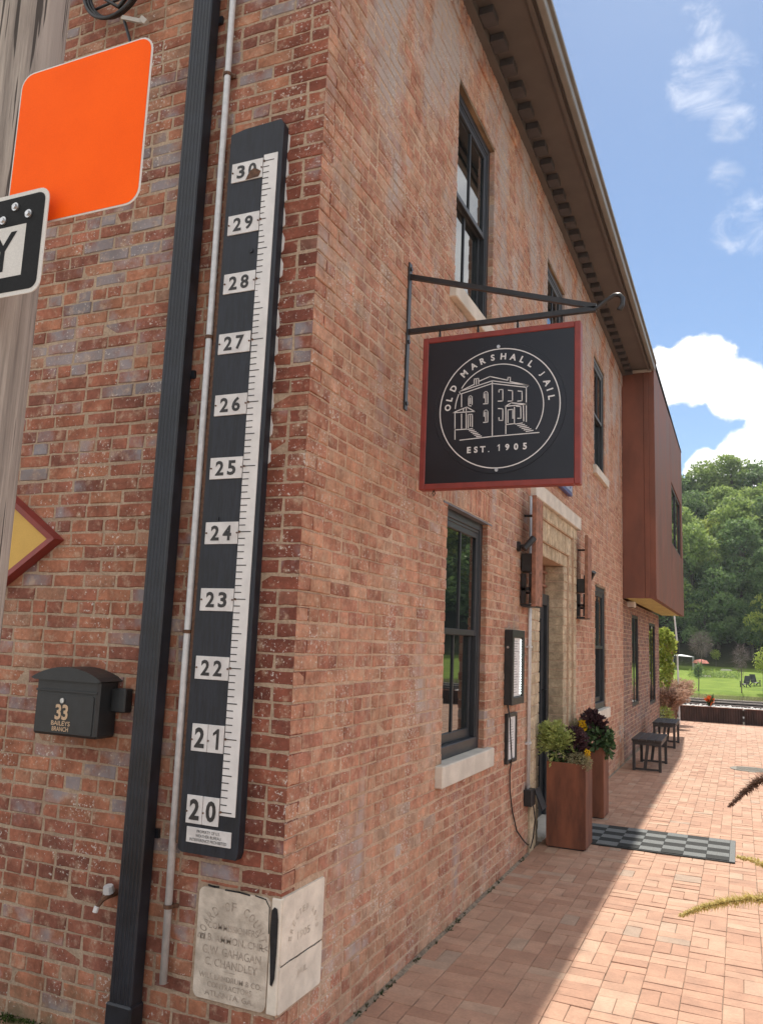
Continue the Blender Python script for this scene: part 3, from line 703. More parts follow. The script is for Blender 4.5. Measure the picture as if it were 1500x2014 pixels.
# ---------- eave
ev = part('eave', 'soffit', bld, lambda b: (b.box(.018, .50, -.5, 10.96, 6.615, 6.66), b.box(.0, .075, -.02, 10.96, 6.53, 6.612), b.box(.44, .475, -.5, 10.96, 6.575, 6.613)))
for k in range(37):
    y = .05 + k * .30; b = MB(); b.box(.078, .19, y, y + .15, 6.545, 6.613, .004); b.build('dentil', 'dentil', ev)
part('gutter', 'gutter', ev, lambda b: (b.box(.502, .56, -.5, 10.97, 6.575, 6.70, .008), b.box(.56, .585, -.5, 10.97, 6.68, 6.722, .004)))
part('roof', 'gutter', bld, lambda b: b.add([(.57, -.5, 6.69), (.57, 10.97, 6.69), (-2.1, 10.97, 7.3), (-2.1, -.5, 7.3), (-4.7, -.5, 6.69), (-4.7, 10.97, 6.69), (.57, -.5, 6.665), (.57, 10.97, 6.665), (-4.7, -.5, 6.665), (-4.7, 10.97, 6.665)],
     [(0, 1, 2, 3), (3, 2, 5, 4), (6, 8, 9, 7), (0, 3, 4, 8, 6), (1, 7, 9, 5, 2)]))
part('end_trim', 'trim', bld, lambda b: (b.box(.003, .56, 10.975, 11.02, 6.59, 6.70), b.box(.08, .5, 10.94, 10.97, 6.555, 6.60)))
# ---------- corten bay
bay = part('steel_bay', 'rustpanel', bld, lambda b: b.box(-.5, .44, 11.03, 18.15, 2.74, 6.66))
bay['label'] = 'projecting rust-brown steel bay on the upper floor'
for xa, xb in ((.003, .355), (.360, .444)): part('panel', 'rustpanel', bay, lambda b: b.box(xa, xb, 10.998, 11.028, 2.67, 6.585, .002))
for y0, y1, z0, z1 in ((11.0, 14.35, 2.67, 6.70), (14.37, 14.66, 2.67, 6.72), (14.68, 17.62, 2.67, 4.03), (14.68, 17.62, 5.36, 6.74), (17.64, 18.2, 2.67, 6.78)):
    part('panel', 'rustpanel', bay, lambda b: b.box(.445, .535, y0 + .002, y1, z0, z1, .002))
part('coping', 'blackmetal', bay, lambda b: (b.box(.0, .545, 11.05, 18.21, 6.785, 6.81), b.box(.50, .51, 11.05, 18.2, 6.66, 6.784)))
bw = part('bay_window', 'frame', bay, lambda b: (b.box(.44, .512, 14.68, 14.74, 4.03, 5.36), b.box(.44, .512, 17.56, 17.62, 4.03, 5.36), b.box(.44, .512, 14.74, 17.56, 5.30, 5.36), b.box(.44, .512, 14.74, 17.56, 4.03, 4.09), b.box(.44, .512, 16.1, 16.16, 4.09, 5.30)))
for a, b2 in ((14.74, 16.1), (16.16, 17.56)): part('pane', 'glass', bw, lambda b: b.box(.513 - .03, .518 - .03, a, b2, 4.09, 5.30))
for k in range(26): part('soffit_slat', 'slat', bay, lambda b: b.box(.03, .44, 11.1 + k * .27, 11.1 + k * .27 + .16, 2.675, 2.70, .004))
# ---------- door surround: three stepped buff brick frames, limestone cap, bars, door
sur = part('door_surround', 'mortar_pale', bld, lambda b: (b.box(-.32, .012, 4.37, 4.53, -.04, 3.075), b.box(-.32, -.012, 4.53, 4.70, -.04, 2.86), b.box(-.32, -.036, 4.70, 4.895, -.04, 2.72),
     b.box(-.32, .012, 6.455, 6.61, -.04, 3.075), b.box(-.32, -.012, 6.29, 6.455, -.04, 2.86), b.box(-.32, -.036, 6.09, 6.29, -.04, 2.72),
     b.box(-.32, .012, 4.37, 6.61, 3.075, 3.21), b.box(-.32, -.012, 4.53, 6.455, 2.86, 3.075), b.box(-.32, -.036, 4.70, 6.29, 2.725, 2.86)))
sur['label'] = 'stepped buff brick door surround'
def buff(r, pr):
    vs, fs = brickgeo(r, FR, pr, depth=.31, jit=.001); b = MB(); b.add(vs, fs); b.build('buff_brick', 'brick_buff', sur)
i = 0
while i * .098 < 3.07:
    z0, z1 = i * .098 + .005, min(i * .098 + .093, 3.07)
    for a, b_, p, zt in ((4.362, 4.525, .018, 3.08), (4.535, 4.695, -.006, 2.86), (4.705, 4.90, -.030, 2.72), (6.46, 6.618, .018, 3.08), (6.295, 6.45, -.006, 2.86), (6.085, 6.285, -.030, 2.72)):
        if z1 <= zt + .02: buff((a, b_, z0, min(z1, zt)), p)
    i += 1
def soldiers(y0, y1, z0, z1, p, st=.072):
    y = y0
    while y < y1 - .02: buff((y + .003, min(y + st - .003, y1), z0, z1), p); y += st
soldiers(4.362, 6.618, 3.082, 3.210, .018); soldiers(4.535, 6.45, 2.866, 3.072, -.006); soldiers(4.705, 6.285, 2.728, 2.858, -.030)
part('lintel_stone', 'limestone', sur, lambda b: b.box(-.1, .055, 4.33, 6.72, 3.214, 3.364, .006))
dr = part('door', 'frame', bld, lambda b: (b.box(-.30, -.19, 4.902, 5.0, 0.0, 2.39, .004), b.box(-.30, -.19, 5.98, 6.083, 0.0, 2.39, .004), b.box(-.30, -.19, 5.0, 5.98, 2.27, 2.39, .004),
     b.box(-.27, -.225, 5.005, 5.13, .03, 2.265, .003), b.box(-.27, -.225, 5.85, 5.975, .03, 2.265, .003), b.box(-.27, -.225, 5.13, 5.85, 2.12, 2.265, .003), b.box(-.27, -.225, 5.13, 5.85, .03, .32, .003)))
dr['label'] = 'charcoal glazed entrance door'
part('pane', 'glass', dr, lambda b: b.box(-.252, -.246, 5.127, 5.853, .317, 2.123))
part('handle', 'blackmetal', dr, lambda b: b.tube([(-.225, 5.92, 1.0), (-.18, 5.92, 1.0), (-.18, 5.92, 1.35), (-.225, 5.92, 1.35)], .011))
part('threshold', 'limestone', dr, lambda b: b.box(-.31, .01, 4.90, 6.085, -.03, .03, .005))
part('transom_back', 'rustbar', bld, lambda b: b.box(-.30, -.28, 4.90, 6.085, 2.39, 2.722))
for k in range(11): part('jail_bar', 'rustbar', bld, lambda b: b.tube([(-.23, 4.98 + k * .102, 2.39), (-.23, 4.98 + k * .102, 2.722)], .010, 6))
for z in (2.48, 2.63): part('jail_bar', 'rustbar', bld, lambda b: b.box(-.245, -.215, 4.90, 6.085, z, z + .025))
# ---------- cornerstone
cs = part('cornerstone', 'cornerstone', bld, lambda b: b.prism(rrect(-.405, -.045, .29, .735, .03), FL, -.1, .006, .004))
cs['label'] = 'aged inscribed corner stone in the end wall'
part('stone_edge', 'stonelight', cs, lambda b: b.box(-.043, .004, -.004, .09, .288, .738, .004))
part('black_gap', 'blackgap', cs, lambda b: b.add([FL(u, v, .0075) for u, v in ((-.012, .70), (-.026, .705), (-.038, .69), (-.040, .6), (-.034, .5), (-.028, .405), (-.018, .40), (-.008, .43), (-.004, .55), (-.005, .66))], [tuple(range(10))[::-1]]))  # black gap at the stone edge, drawn as a flat dark shape
part('black_gap', 'blackgap', cs, lambda b: (stroke(b, [(-.36, .742), (-.33, .739), (-.31, .741)], FL, .004, .008), stroke(b, [(-.27, .736), (-.2, .737), (-.15, .733)], FL, .008, .007), stroke(b, [(-.12, .735), (-.07, .728), (-.05, .70), (-.047, .6)], FL, .0068, .005)))
n = .0075
for i_, ch in enumerate('BOARD OF COUNTY'):
    if ch != ' ':
        a = R(172 - 164 * i_ / 14); part('letter', 'engrave', cs, lambda b: text(b, ch, FL, -.222 + .158 * math.cos(a), .515 + .158 * math.sin(a), .024, .038, n, .012, a - math.pi / 2))
for tx, v, wd, h in (('COMMISSIONERS', .585, .25, .026), ('N.B. AMMON, CHR.', .535, .32, .034), ('G.W. GAHAGAN', .488, .29, .034), ('C. CHANDLEY', .442, .26, .032), ('WILL LANDRUM & CO.', .385, .31, .022), ('CONTRACTORS', .353, .22, .022), ('ATLANTA, GA.', .318, .24, .026)):
    part('lettering', 'engrave', cs, lambda b: text(b, tx, FL, -.222, v, wd, h, n, .008))
part('rule_line', 'engrave', cs, lambda b: stroke(b, [(-.25, .413), (-.2, .413)], FL, n, .003))
c2 = part('cornerstone', 'stonelight', bld, lambda b: (b.prism(rrect(.006, .38, .475, .742, .012), FR, -.1, .007, .004), b.prism(rrect(.004, .38, .288, .470, .012), FR, -.1, .008, .004)))
c2['label'] = 'pale cracked corner stone in the long wall'
part('lettering', 'cornerstone', c2, lambda b: arctext(b, 'ERECTED A.D.', FR, .20, .53, .125, 165, 10, .026, .0085, .006, .018))
for tx, v, wd, n in (('1905', .555, .11, .0085), ('JAIL', .40, .09, .0095)): part('lettering', 'cornerstone', c2, lambda b: text(b, tx, FR, .20, v, wd, .032, n, .006))
part('crack', 'blackgap', c2, lambda b: stroke(b, [(.01, .472), (.09, .476), (.15, .470), (.24, .474), (.31, .469), (.375, .473)], FR, .0085, .0035))

# ------------------------------------------------------------------ gauge board
G = thing('flood_gauge', 'tall black flood gauge board with white numbers 20 to 30', 'gauge', (-.35, -.03, .87))
B0, B1 = -.505, -.195; D = .048
part('board', 'board', G, lambda b: b.prism([(B0, .885), (B0 + .02, .872), (B1 - .01, .872), (B1, .90), (B1, 4.285), (B1 - .018, 4.318), (B0 + .09, 4.312), (B0 + .004, 4.297)], FL, .003, D, .0))
part('side_strip', 'ruststrap', G, lambda b: b.box(B0 - .022, B0 - .001, -.035, .0, .9, 4.26))
def fz(k): return 1.06 + .3048 * (k - 20)
RX = -.297; 
tape = part('ruler_strip', 'white', G, lambda b: b.box(RX, RX + .078, -D - .004, -D + .001, 1.045, fz(30) + .035, .001))
def ticks(b):
    for q in range(0, 101):
        z = fz(20) + q * .03048; L = .062 if q % 10 == 0 else (.05 if q % 5 == 0 else .034)
        if 87 < q < 94 or (76 < q < 81): L *= ru(.35, .9)
        th = .0042 if not (76 < q < 81) else .002
        b.box(RX + .001, RX + .001 + L * ru(.95, 1.04), -D - .0052, -D - .0042, z - th / 2, z + th / 2)
part('tick_marks', 'ink', tape, ticks)['kind'] = 'stuff'
for k in range(20, 31):
    z = fz(k) + (-.004 if k < 30 else -.03); two = k < 22; w_, h_ = (.17, .118) if two else (.178, .102); rot = (ru(-.03, .03), ru(-.004, .004))
    xs0 = RX - .004 - w_ if k != 27 else RX - .008 - w_
    if two:
        for i_, dg_ in enumerate(str(k)):
            a = xs0 + i_ * .086; pl = part('number_plate', 'enamel', G, lambda b: b.box(a, a + .083, -D - .005, -D + .001, z - h_ / 2, z + h_ / 2, .001))
            part('numeral', 'ink', pl, lambda b: text(b, dg_, FL, a + .043, z, .052 if dg_ != '1' else .03, .088, D + .0062, .035))
            part('screw', 'ruststrap', pl, lambda b: b.tube([(a + .004, -D - .004, z - .01), (a + .004, -D - .009, z - .01)], .004, 8))
    else:
        pl = part('number_plate', 'enamel', G, lambda b: b.box(xs0, xs0 + w_, -D - .005, -D + .001, z - h_ / 2, z + h_ / 2, .001))
        def num(b):
            for i_, dg_ in enumerate(str(k)): text(b, dg_, FL, xs0 + .055 + i_ * .066, z, .046, .070, D + .0062, .032)
        part('numeral', 'ink', pl, num)
        for sx in (xs0 + .008, xs0 + w_ - .004): part('screw', 'ruststrap', pl, lambda b: b.tube([(sx, -D - .004, z), (sx, -D - .009, z)], .0042, 8))
        if k == 30: part('rust_patch', 'ruststrap', pl, lambda b: b.add([FL(xs0 + u, z + v, D + .0066) for u, v in ((.085, -.050), (.16, -.046), (.172, -.02), (.15, -.004), (.128, .004), (.112, -.006), (.1, -.02))], [tuple(range(7))]))
    part('screw', 'ruststrap', G, lambda b: b.tube([(RX + .006, -D - .004, fz(k)), (RX + .006, -D - .010, fz(k))], .005, 8))
pl = part('notice_plate', 'enamel', G, lambda b: b.box(-.462, -.232, -D - .004, -D + .001, .918, .982, .001))
for tx, v, wd in (('PROPERTY OF U.S.', .968, .12), ('WEATHER BUREAU', .950, .13), ('INTERFERENCE PROHIBITED', .932, .19)): part('lettering', 'ink', pl, lambda b: text(b, tx, FL, -.347, v, wd, .0125, D + .0052, .0))
part('bolt', 'board', G, lambda b: b.tube([(-.335, -D, 3.65), (-.335, -D - .006, 3.65)], .012, 10))
part('bolt', 'board', G, lambda b: b.tube([(-.42, -D, 2.34), (-.42, -D - .006, 2.34)], .012, 4))
part('paint_edge', 'white', G, lambda b: [b.prism([(B1 + .001, z), (B1 + .006 + ru(0, .012), z + .01), (B1 + .004 + ru(0, .012), z + ru(.05, .1)), (B1 + .001, z + .1)], FL, -.002, .0045) for z in [2.6 + q * .13 for q in range(13)]])

# ------------------------------------------------------------------ downspout, conduit, mailbox, faucet, cable hardware
DS = thing('downspout', 'dark blue fluted square downspout on the end wall', 'downspout', (-.715, -.06, .0))
def spout(b):
    p = [(-.775, -.02), (-.775, -.088)]
    for k in range(5): x = -.767 + k * .02; p += [(x, -.093), (x + .009, -.093), (x + .011, -.0905), (x + .017, -.0905)]
    p += [(-.662, -.093), (-.655, -.086), (-.655, -.02)]
    b.add([(x, y, z) for z in (.03, 6.62) for x, y in p], [(i, (i + 1) % len(p), (i + 1) % len(p) + len(p), i + len(p)) for i in range(len(p))] + [tuple(range(len(p)))[::-1], tuple(range(len(p), 2 * len(p)))])
fixn(part('pipe', 'navyframe', DS, spout))
part('boot', 'navyframe', DS, lambda b: b.box(-.785, -.645, -.103, -.012, .0, .225, .008))
for z in (.9, 3.05, 5.0): part('strap', 'navyframe', DS, lambda b: (b.box(-.79, -.64, -.016, .001, z, z + .04),))
CD = thing('steel_conduit', 'thin galvanised conduit between downspout and flood gauge', 'conduit', (-.565, -.03, .32))
part('pipe', 'galv', CD, lambda b: b.tube([(-.542, -.030, .32), (-.553, -.030, 1.6), (-.557, -.030, 3.4), (-.570, -.030, 5.2), (-.572, -.030, 6.55)], .0165, 12), True)
for z, x in ((.633, -.545), (1.823, -.554), (3.243, -.557), (4.664, -.566)): part('clamp', 'ruststrap', CD, lambda b: (b.tube([(x, -.030, z - .008), (x, -.030, z + .008)], .0215, 12), b.box(x - .034, x + .034, -.008, .0, z - .008, z + .008), b.box(x - .021, x + .021, -.03, -.004, z - .007, z + .007)))
MBX = thing('mailbox', 'black wall mailbox with house number 33', 'mailbox', (-1.14, -.07, 1.31))
X0, X1 = -1.335, -.945; YF = -.135
body = part('body', 'boxblack', MBX, lambda b: b.box(X0, X1, YF, .0, 1.315, 1.588, .012))
def lid(b):
    pts = [(X0 - .022, 1.577)] + [(X0 - .022 + (X1 - X0 + .044) * i / 14, 1.577 + .058 * math.sin(math.pi * i / 14) ** .8) for i in range(15)] + [(X1 + .022, 1.577)]
    pts = pts[1:-1]
    b.prism(pts + [(X1 + .0, 1.57), (X0, 1.57)], FL, -.0, .152)
fixn(part('lid', 'boxblack', MBX, lid))
pan = part('front_panel', 'boxblack', MBX, lambda b: b.prism(rrect(X0 + .022, X1 - .022, 1.328, 1.508, .012), FL, .13, .1385, .008))
part('slot_lip', 'boxblack', MBX, lambda b: b.box(X0 + .006, X1 - .006, YF - .005, YF + .002, 1.516, 1.528, .002))
part('keyhole', 'steel', MBX, lambda b: b.tube([(-1.155, YF - .002, 1.478), (-1.155, YF - .010, 1.478)], .012, 14))
for i_, dg_ in enumerate('33'): part('numeral', 'goldtext', pan, lambda b: text(b, dg_, FL, -1.176 + i_ * .042, 1.425, .037, .072, .1405, .03))
for tx, v, wd in (('BAILEYS', 1.374, .115), ('BRANCH', 1.348, .10)): part('lettering', 'goldtext', pan, lambda b: text(b, tx, FL, -1.155, v, wd, .021, .1405, .015))
part('side_bracket', 'boxblack', MBX, lambda b: b.box(X1 + .001, X1 + .085, -.055, .0, 1.435, 1.545, .006))
FC = thing('outdoor_faucet', 'small old wall faucet beside the downspout', 'faucet', (-.88, -.03, .6))
part('body', 'ruststrap', FC, lambda b: (b.tube([(-.865, .01, .635), (-.865, -.05, .635), (-.875, -.075, .62)], [.017, .017, .012], 10), b.tube([(-.872, -.07, .622), (-.882, -.095, .595)], .011, 8)))
part('handle', 'galv', FC, lambda b: b.tube([(-.865, -.045, .645), (-.865, -.052, .675)], [.026, .022], 8))
part('hose_end', 'white', FC, lambda b: b.tube([(-.882, -.095, .597), (-.886, -.10, .572)], .0115, 10))
CO = thing('cable_coil', 'coil of black cable hanging high on the end wall', 'cable', (-1.34, -.05, 5.3))
def coil(b):
    for q in range(3):
        r_ = .26 + q * .012; b.tube([(-1.345 + r_ * math.cos(t) * .8, -.06 - .015 * q, 5.47 + r_ * math.sin(t)) for t in [2 * math.pi * i / 40 for i in range(41)]], .011, 6, False)
    b.tube([(-1.52, -.07, 5.42), (-1.30, -.08, 5.24), (-1.1, -.07, 5.44)], .012, 6); b.tube([(-1.50, -.06, 5.3), (-1.25, -.07, 5.31), (-1.12, -.06, 5.36)], .008, 6)
part('coil', 'blackmetal', CO, coil, True)
part('clamp', 'trim', CO, lambda b: (b.bar((-1.27, -.075, 5.17), (-1.10, -.075, 5.09), .022, .016, (0, 0, 1)), b.bar((-1.12, -.09, 5.11), (-1.08, -.09, 5.07), .028, .02, (0, 0, 1))))
part('drop_wire', 'blackmetal', CO, lambda b: b.tube([(-1.27, -.07, 5.18), (-1.23, -.05, 5.05), (-1.19, -.03, 4.9), (-1.17, -.02, 4.5)], .009, 6))
YS = thing('diamond_sign', 'ochre yellow diamond sign with dark red frame behind the pole', 'sign', (-2.05, -.03, 2.27))
def dia(a, c): return [(-2.09 + a, 2.262), (-2.09, 2.262 + c), (-2.09 - a, 2.262), (-2.09, 2.262 - c)]
part('panel', 'yellow', YS, lambda b: b.prism(dia(.64, .425), FL, .0, .042))
def dframe(b):
    o_, i_ = dia(.705, .468), dia(.635, .421); n = 4
    for k in range(4):
        a, c, d, e = o_[k], o_[(k + 1) % 4], i_[(k + 1) % 4], i_[k]
        b.add([FL(*a, .0), FL(*c, .0), FL(*d, .0), FL(*e, .0), FL(*[a[q] * .8 + e[q] * .2 for q in (0, 1)], .055), FL(*[c[q] * .8 + d[q] * .2 for q in (0, 1)], .055), FL(*d, .050), FL(*e, .050)], [(0, 1, 5, 4), (4, 5, 6, 7), (7, 6, 2, 3)])
fixn(part('frame', 'redframe', YS, dframe))

# ------------------------------------------------------------------ utility pole and road signs
UP = thing('utility_pole', 'weathered grey wooden utility pole carrying road signs', 'pole', (-.398, -1.40, 0))
def polef(b):
    n = 28; zs = [-.05] + [i * .35 for i in range(1, 24)]; vs = []
    for z in zs:
        for j in range(n):
            t = 2 * math.pi * j / n; r_ = (.146 - .0018 * z) * (1 + .022 * mnoise.noise(Vector((math.cos(t) * 2.2, math.sin(t) * 2.2, z * .35))) + .012 * mnoise.noise(Vector((math.cos(t) * 9, math.sin(t) * 9, z * .2))))
            vs.append((-.398 + r_ * math.cos(t), -1.40 + r_ * math.sin(t), z))
    b.add(vs, [(i * n + j, i * n + (j + 1) % n, (i + 1) * n + (j + 1) % n, (i + 1) * n + j) for i in range(len(zs) - 1) for j in range(n)])
part('trunk', 'pole', UP, polef, True)
OS = thing('orange_sign', 'blank orange square road sign with rounded corners on the wooden pole', 'road sign', (.06, -1.56, 3.2))
part('plate', 'signgrey', OS, lambda b: b.prism(rrect(-.178, .318, 2.962, 3.470, .045), lambda u, v, n: (u, -1.550 - n, v), .0, .0025))
part('sheet', 'orange', OS, lambda b: b.prism(rrect(-.173, .313, 2.967, 3.465, .042), lambda u, v, n: (u, -1.550 - n, v), .003, .0035))
OW = thing('one_way_sign', 'black and white one way sign overlapping the orange sign', 'road sign', (-.4, -1.6, 2.88))
fw = lambda u, v, n: (u, -1.590 - n, v); a0, a1, b0, b1 = -.865, .032, 2.732, 3.046
part('plate', 'signgrey', OW, lambda b: b.prism(rrect(a0, a1, b0, b1, .036), fw, .0, .003))
part('black_field', 'signblack', OW, lambda b: b.prism(rrect(a0 + .013, a1 - .013, b0 + .013, b1 - .013, .026), fw, .0035, .004))
part('arrow', 'signgrey', OW, lambda b: b.add([fw(u, v, .0048) for u, v in ((-.042, 2.79), (-.042, 2.945), (-.62, 2.945), (-.62, 2.99), (-.80, 2.868), (-.62, 2.745), (-.62, 2.79))], [tuple(range(7))]))
part('letter', 'signblack', OW, lambda b: text(b, 'Y', fw, -.123, 2.868, .098, .118, .0056, .012)); part('lettering', 'signblack', OW, lambda b: text(b, 'ONE WA', fw, -.42, 2.868, .44, .118, .0056, .012))
for u, v in ((-.092, 3.003), (-.037, 2.972), (-.135, 2.968)): part('bolt', 'steel', OW, lambda b: (b.tube([fw(u, v, .004), fw(u, v, .008)], .0125, 14), b.tube([fw(u, v, .008), fw(u, v, .013)], .0075, 6)))
part('spacer', 'steel', OW, lambda b: (b.box(-.5, -.25, -1.588, -1.52, 2.84, 2.88),))

# ------------------------------------------------------------------ hanging sign
YB = 1.14
BK = thing('sign_bracket', 'black iron wall bracket with scroll end above the hanging sign', 'bracket', (.0, YB, 3.6))
part('wall_plate', 'blackmetal', BK, lambda b: b.box(.0, .012, YB - .022, YB + .022, 3.16, 4.08, .003))
part('arm', 'blackmetal', BK, lambda b: b.bar((.008, YB, 3.992), (1.105, YB, 3.655), .028, .028, (0, 1, 0)))
part('arm', 'blackmetal', BK, lambda b: b.bar((.008, YB, 3.642), (1.105, YB, 3.642), .028, .028, (0, 1, 0)))
part('scroll', 'blackmetal', BK, lambda b: b.tube([(1.08, YB, 3.638), (1.11, YB, 3.645), (1.154, YB, 3.680), (1.2, YB, 3.708), (1.229, YB, 3.706), (1.245, YB, 3.685), (1.243, YB, 3.650), (1.232, YB, 3.622), (1.221, YB, 3.631)], .013, 8), True)
for z in (4.04, 3.58, 3.20): part('bolt', 'blackmetal', BK, lambda b: b.tube([(.01, YB, z), (.02, YB, z)], .013, 8))
HS = thing('hanging_sign', 'square navy hanging sign with white jail drawing and red frame', 'sign', (.57, YB, 2.68))
SY = 1.115; fs_ = FS(SY); SX0, SX1, SZ0, SZ1 = .118, 1.028, 2.672, 3.577; T = .034
part('panel', 'signnavy', HS, lambda b: b.box(SX0 + T, SX1 - T, SY, 1.165, SZ0 + T, SZ1 - T))
part('frame', 'redframe', HS, lambda b: (b.box(SX0, SX0 + T, SY - .006, 1.171, SZ0, SZ1, .004), b.box(SX1 - T, SX1, SY - .006, 1.171, SZ0, SZ1, .004), b.box(SX0 + T, SX1 - T, SY - .006, 1.171, SZ1 - T, SZ1, .004), b.box(SX0 + T, SX1 - T, SY - .006, 1.171, SZ0, SZ0 + T, .004)))
dk = part('disc', 'signnavy', HS, lambda b: b.prism(disc(.577, 3.121, .375, 64), fs_, .0, .003, .004))
n_ = .0042
SEG = [[(0.3459, 3.234), (0.4323, 3.269)], [(0.4659, 3.2862), (0.5255, 3.307), (0.6269, 3.276)], [(0.648, 3.2642), (0.7458, 3.2347)],
 [(0.3544, 3.219), (0.3459, 3.234), (0.5394, 3.2805), (0.7458, 3.2347), (0.7342, 3.2249), (0.5397, 3.2652), (0.3544, 3.219)],
 [(0.4342, 3.2676), (0.4334, 3.3017), (0.4594, 3.3023), (0.46, 3.2713)], [(0.4458, 3.3017), (0.4465, 3.2695)], [(0.6287, 3.2801), (0.6285, 3.2922), (0.6428, 3.2909), (0.642, 3.2666)],
 [(0.5394, 3.2805), (0.5455, 2.9575)], [(0.3608, 3.2153), (0.3626, 3.1441)], [(0.7331, 3.2238), (0.7341, 3.141)], [(0.7343, 3.1201), (0.7354, 3.0308)],
 [(0.3576, 2.9495), (0.5455, 2.9587), (0.8049, 2.9641)], [(0.4185, 3.1439), (0.4042, 3.1469), (0.4031, 3.1931), (0.4066, 3.2021), (0.4152, 3.2044), (0.4234, 3.1976), (0.4244, 3.1532)],
 [(0.4138, 3.1584), (0.413, 3.1923)], [(0.4914, 3.1502), (0.5158, 3.15), (0.5146, 3.2111), (0.5083, 3.2203), (0.4997, 3.221), (0.4926, 3.2131), (0.4931, 3.1855)], [(0.5029, 3.1572), (0.5018, 3.208)],
 [(0.4937, 3.0424), (0.5179, 3.0436), (0.5167, 3.1043), (0.5104, 3.1133), (0.5019, 3.114), (0.4948, 3.106), (0.4953, 3.0786)], [(0.505, 3.0506), (0.504, 3.1011)],
 [(0.5788, 3.2116), (0.5785, 3.225), (0.6008, 3.2248), (0.6019, 3.158), (0.5749, 3.1591)], [(0.6326, 3.2171), (0.6559, 3.2126), (0.6568, 3.1535), (0.6318, 3.1543)], [(0.6874, 3.208), (0.7098, 3.2042), (0.7105, 3.1502), (0.6864, 3.1498)],
 [(0.5774, 3.1165), (0.6027, 3.1127), (0.6038, 3.0464), (0.5816, 3.048), (0.5814, 3.0631)], [(0.3127, 3.1128), (0.3938, 3.1397), (0.4402, 3.1103), (0.3127, 3.1128)], [(0.3738, 3.1185), (0.3736, 3.1278)],
 [(0.3241, 3.107), (0.3264, 3.0207)], [(0.3637, 3.1009), (0.3658, 3.0179)], [(0.3902, 3.1357), (0.3932, 3.0099)], [(0.3282, 2.9563), (0.3267, 3.0114), (0.3932, 3.0112)],
 [(0.4042, 3.0183), (0.4023, 3.0948), (0.427, 3.096), (0.4287, 3.0227)], [(0.4163, 3.0266), (0.4149, 3.0878)], [(0.6156, 3.1255), (0.6498, 3.1432), (0.7354, 3.129), (0.6156, 3.1255)],
 [(0.6192, 3.1216), (0.6217, 2.9704)], [(0.668, 3.1165), (0.6693, 3.0237)], [(0.6208, 3.0212), (0.6723, 3.0235)], [(0.6325, 3.0323), (0.6314, 3.1044), (0.6593, 3.1052), (0.66, 3.0542)],
 [(0.6797, 3.1215), (0.7033, 3.1184), (0.7054, 3.0509), (0.6877, 3.0522)], [(0.7179, 3.1215), (0.7208, 3.0349)]]
for k in range(6):
    SEG.append([(.4013 + .01065 * k, 3.0094 - .0092 * k), (.4289 + .01065 * k, 3.0111 - .0092 * k)]); SEG.append([(.6764 + .0118 * k, 3.0202 - .0091 * k), (.7133 + .0118 * k, 3.0235 - .0091 * k)])
def emblem(b):
    for q in SEG: stroke(b, q, fs_, n_, .0052)
    ring(b, fs_, .577, 3.121, .3425, .006, n_); ring(b, fs_, .577, 3.121, .2525, .0055, n_, -33, 149); ring(b, fs_, .577, 3.121, .2525, .0055, n_, 157, 177, 12)
part('emblem', 'signwhite', dk, emblem)
if 1:
    for ch, x, z in (('O', .279, 3.1446), ('L', .2903, 3.1934), ('D', .3183, 3.2533), ('M', .3779, 3.3331), ('A', .4319, 3.3701), ('R', .482, 3.3992), ('S', .54, 3.4117), ('H', .6006, 3.4145), ('A', .6578, 3.4084), ('L', .7087, 3.3859), ('L', .7533, 3.3527), ('J', .8208, 3.2977), ('A', .8461, 3.2415), ('I', .8619, 3.2015), ('L', .8736, 3.156)):
        a = math.atan2(z - 3.121, x - .577); part('letter', 'signwhite', dk, lambda b: text(b, ch, fs_, .577 + .2975 * math.cos(a), 3.121 + .2975 * math.sin(a), None, .037, n_, .034, a - math.pi / 2))
    for i, ch in enumerate('EST.'): part('letter', 'signwhite', dk, lambda b: text(b, ch, fs_, .412 + i * .040 - (.006 if ch == '.' else 0), 2.889 - (.015 if ch == '.' else 0), None, .036 if ch != '.' else .007, n_, .034))
    for i, ch in enumerate('1905'): part('letter', 'signwhite', dk, lambda b: text(b, ch, fs_, .582 + i * .049, 2.893, None, .037, n_, .034))
for z in (3.478, 2.768): part('bolt', 'steel', HS, lambda b: b.tube([fs_(.572, z, .0), fs_(.572, z, .007)], .010, 10))
for x in (.209, .441, .673, .92): part('hanger', 'blackmetal', HS, lambda b: b.tube([(x, YB, 3.575), (x - .004, YB, 3.60), (x, YB, 3.655), (x + .004, YB, 3.60), (x, YB, 3.575)], .004, 6))
part('hook', 'blackmetal', HS, lambda b: b.tube([(.20, YB, 2.674), (.192, YB, 2.655), (.20, YB, 2.64), (.208, YB, 2.655), (.20, YB, 2.674)], .003, 6))

# ------------------------------------------------------------------ things on the long wall
BS = thing('blue_wall_sign', 'small blue framed sign high on the wall above the door', 'sign', (.02, 5.7, 3.5))
part('frame', 'bluesign', BS, lambda b: b.box(.004, .05, 5.2, 6.17, 3.535, 4.05, .004))
part('face', 'paleblue', BS, lambda b: b.box(.05, .053, 5.24, 6.13, 3.575, 4.01))
part('lettering', 'bluesign', BS, lambda b: ring(b, FR, 6.02, 3.66, .05, .018, .0545, k=24))
MC = thing('menu_case', 'black wall-mounted menu case with lit strip', 'menu case', (.0, 3.65, 1.3))
part('housing', 'boxblack', MC, lambda b: (b.box(.0, .052, 3.47, 3.875, 1.335, 1.945, .004), b.box(.052, .072, 3.47, 3.52, 1.335, 1.945, .003), b.box(.052, .072, 3.825, 3.875, 1.335, 1.945, .003), b.box(.052, .072, 3.52, 3.825, 1.335, 1.395, .003), b.box(.052, .072, 3.52, 3.825, 1.885, 1.945, .003)))
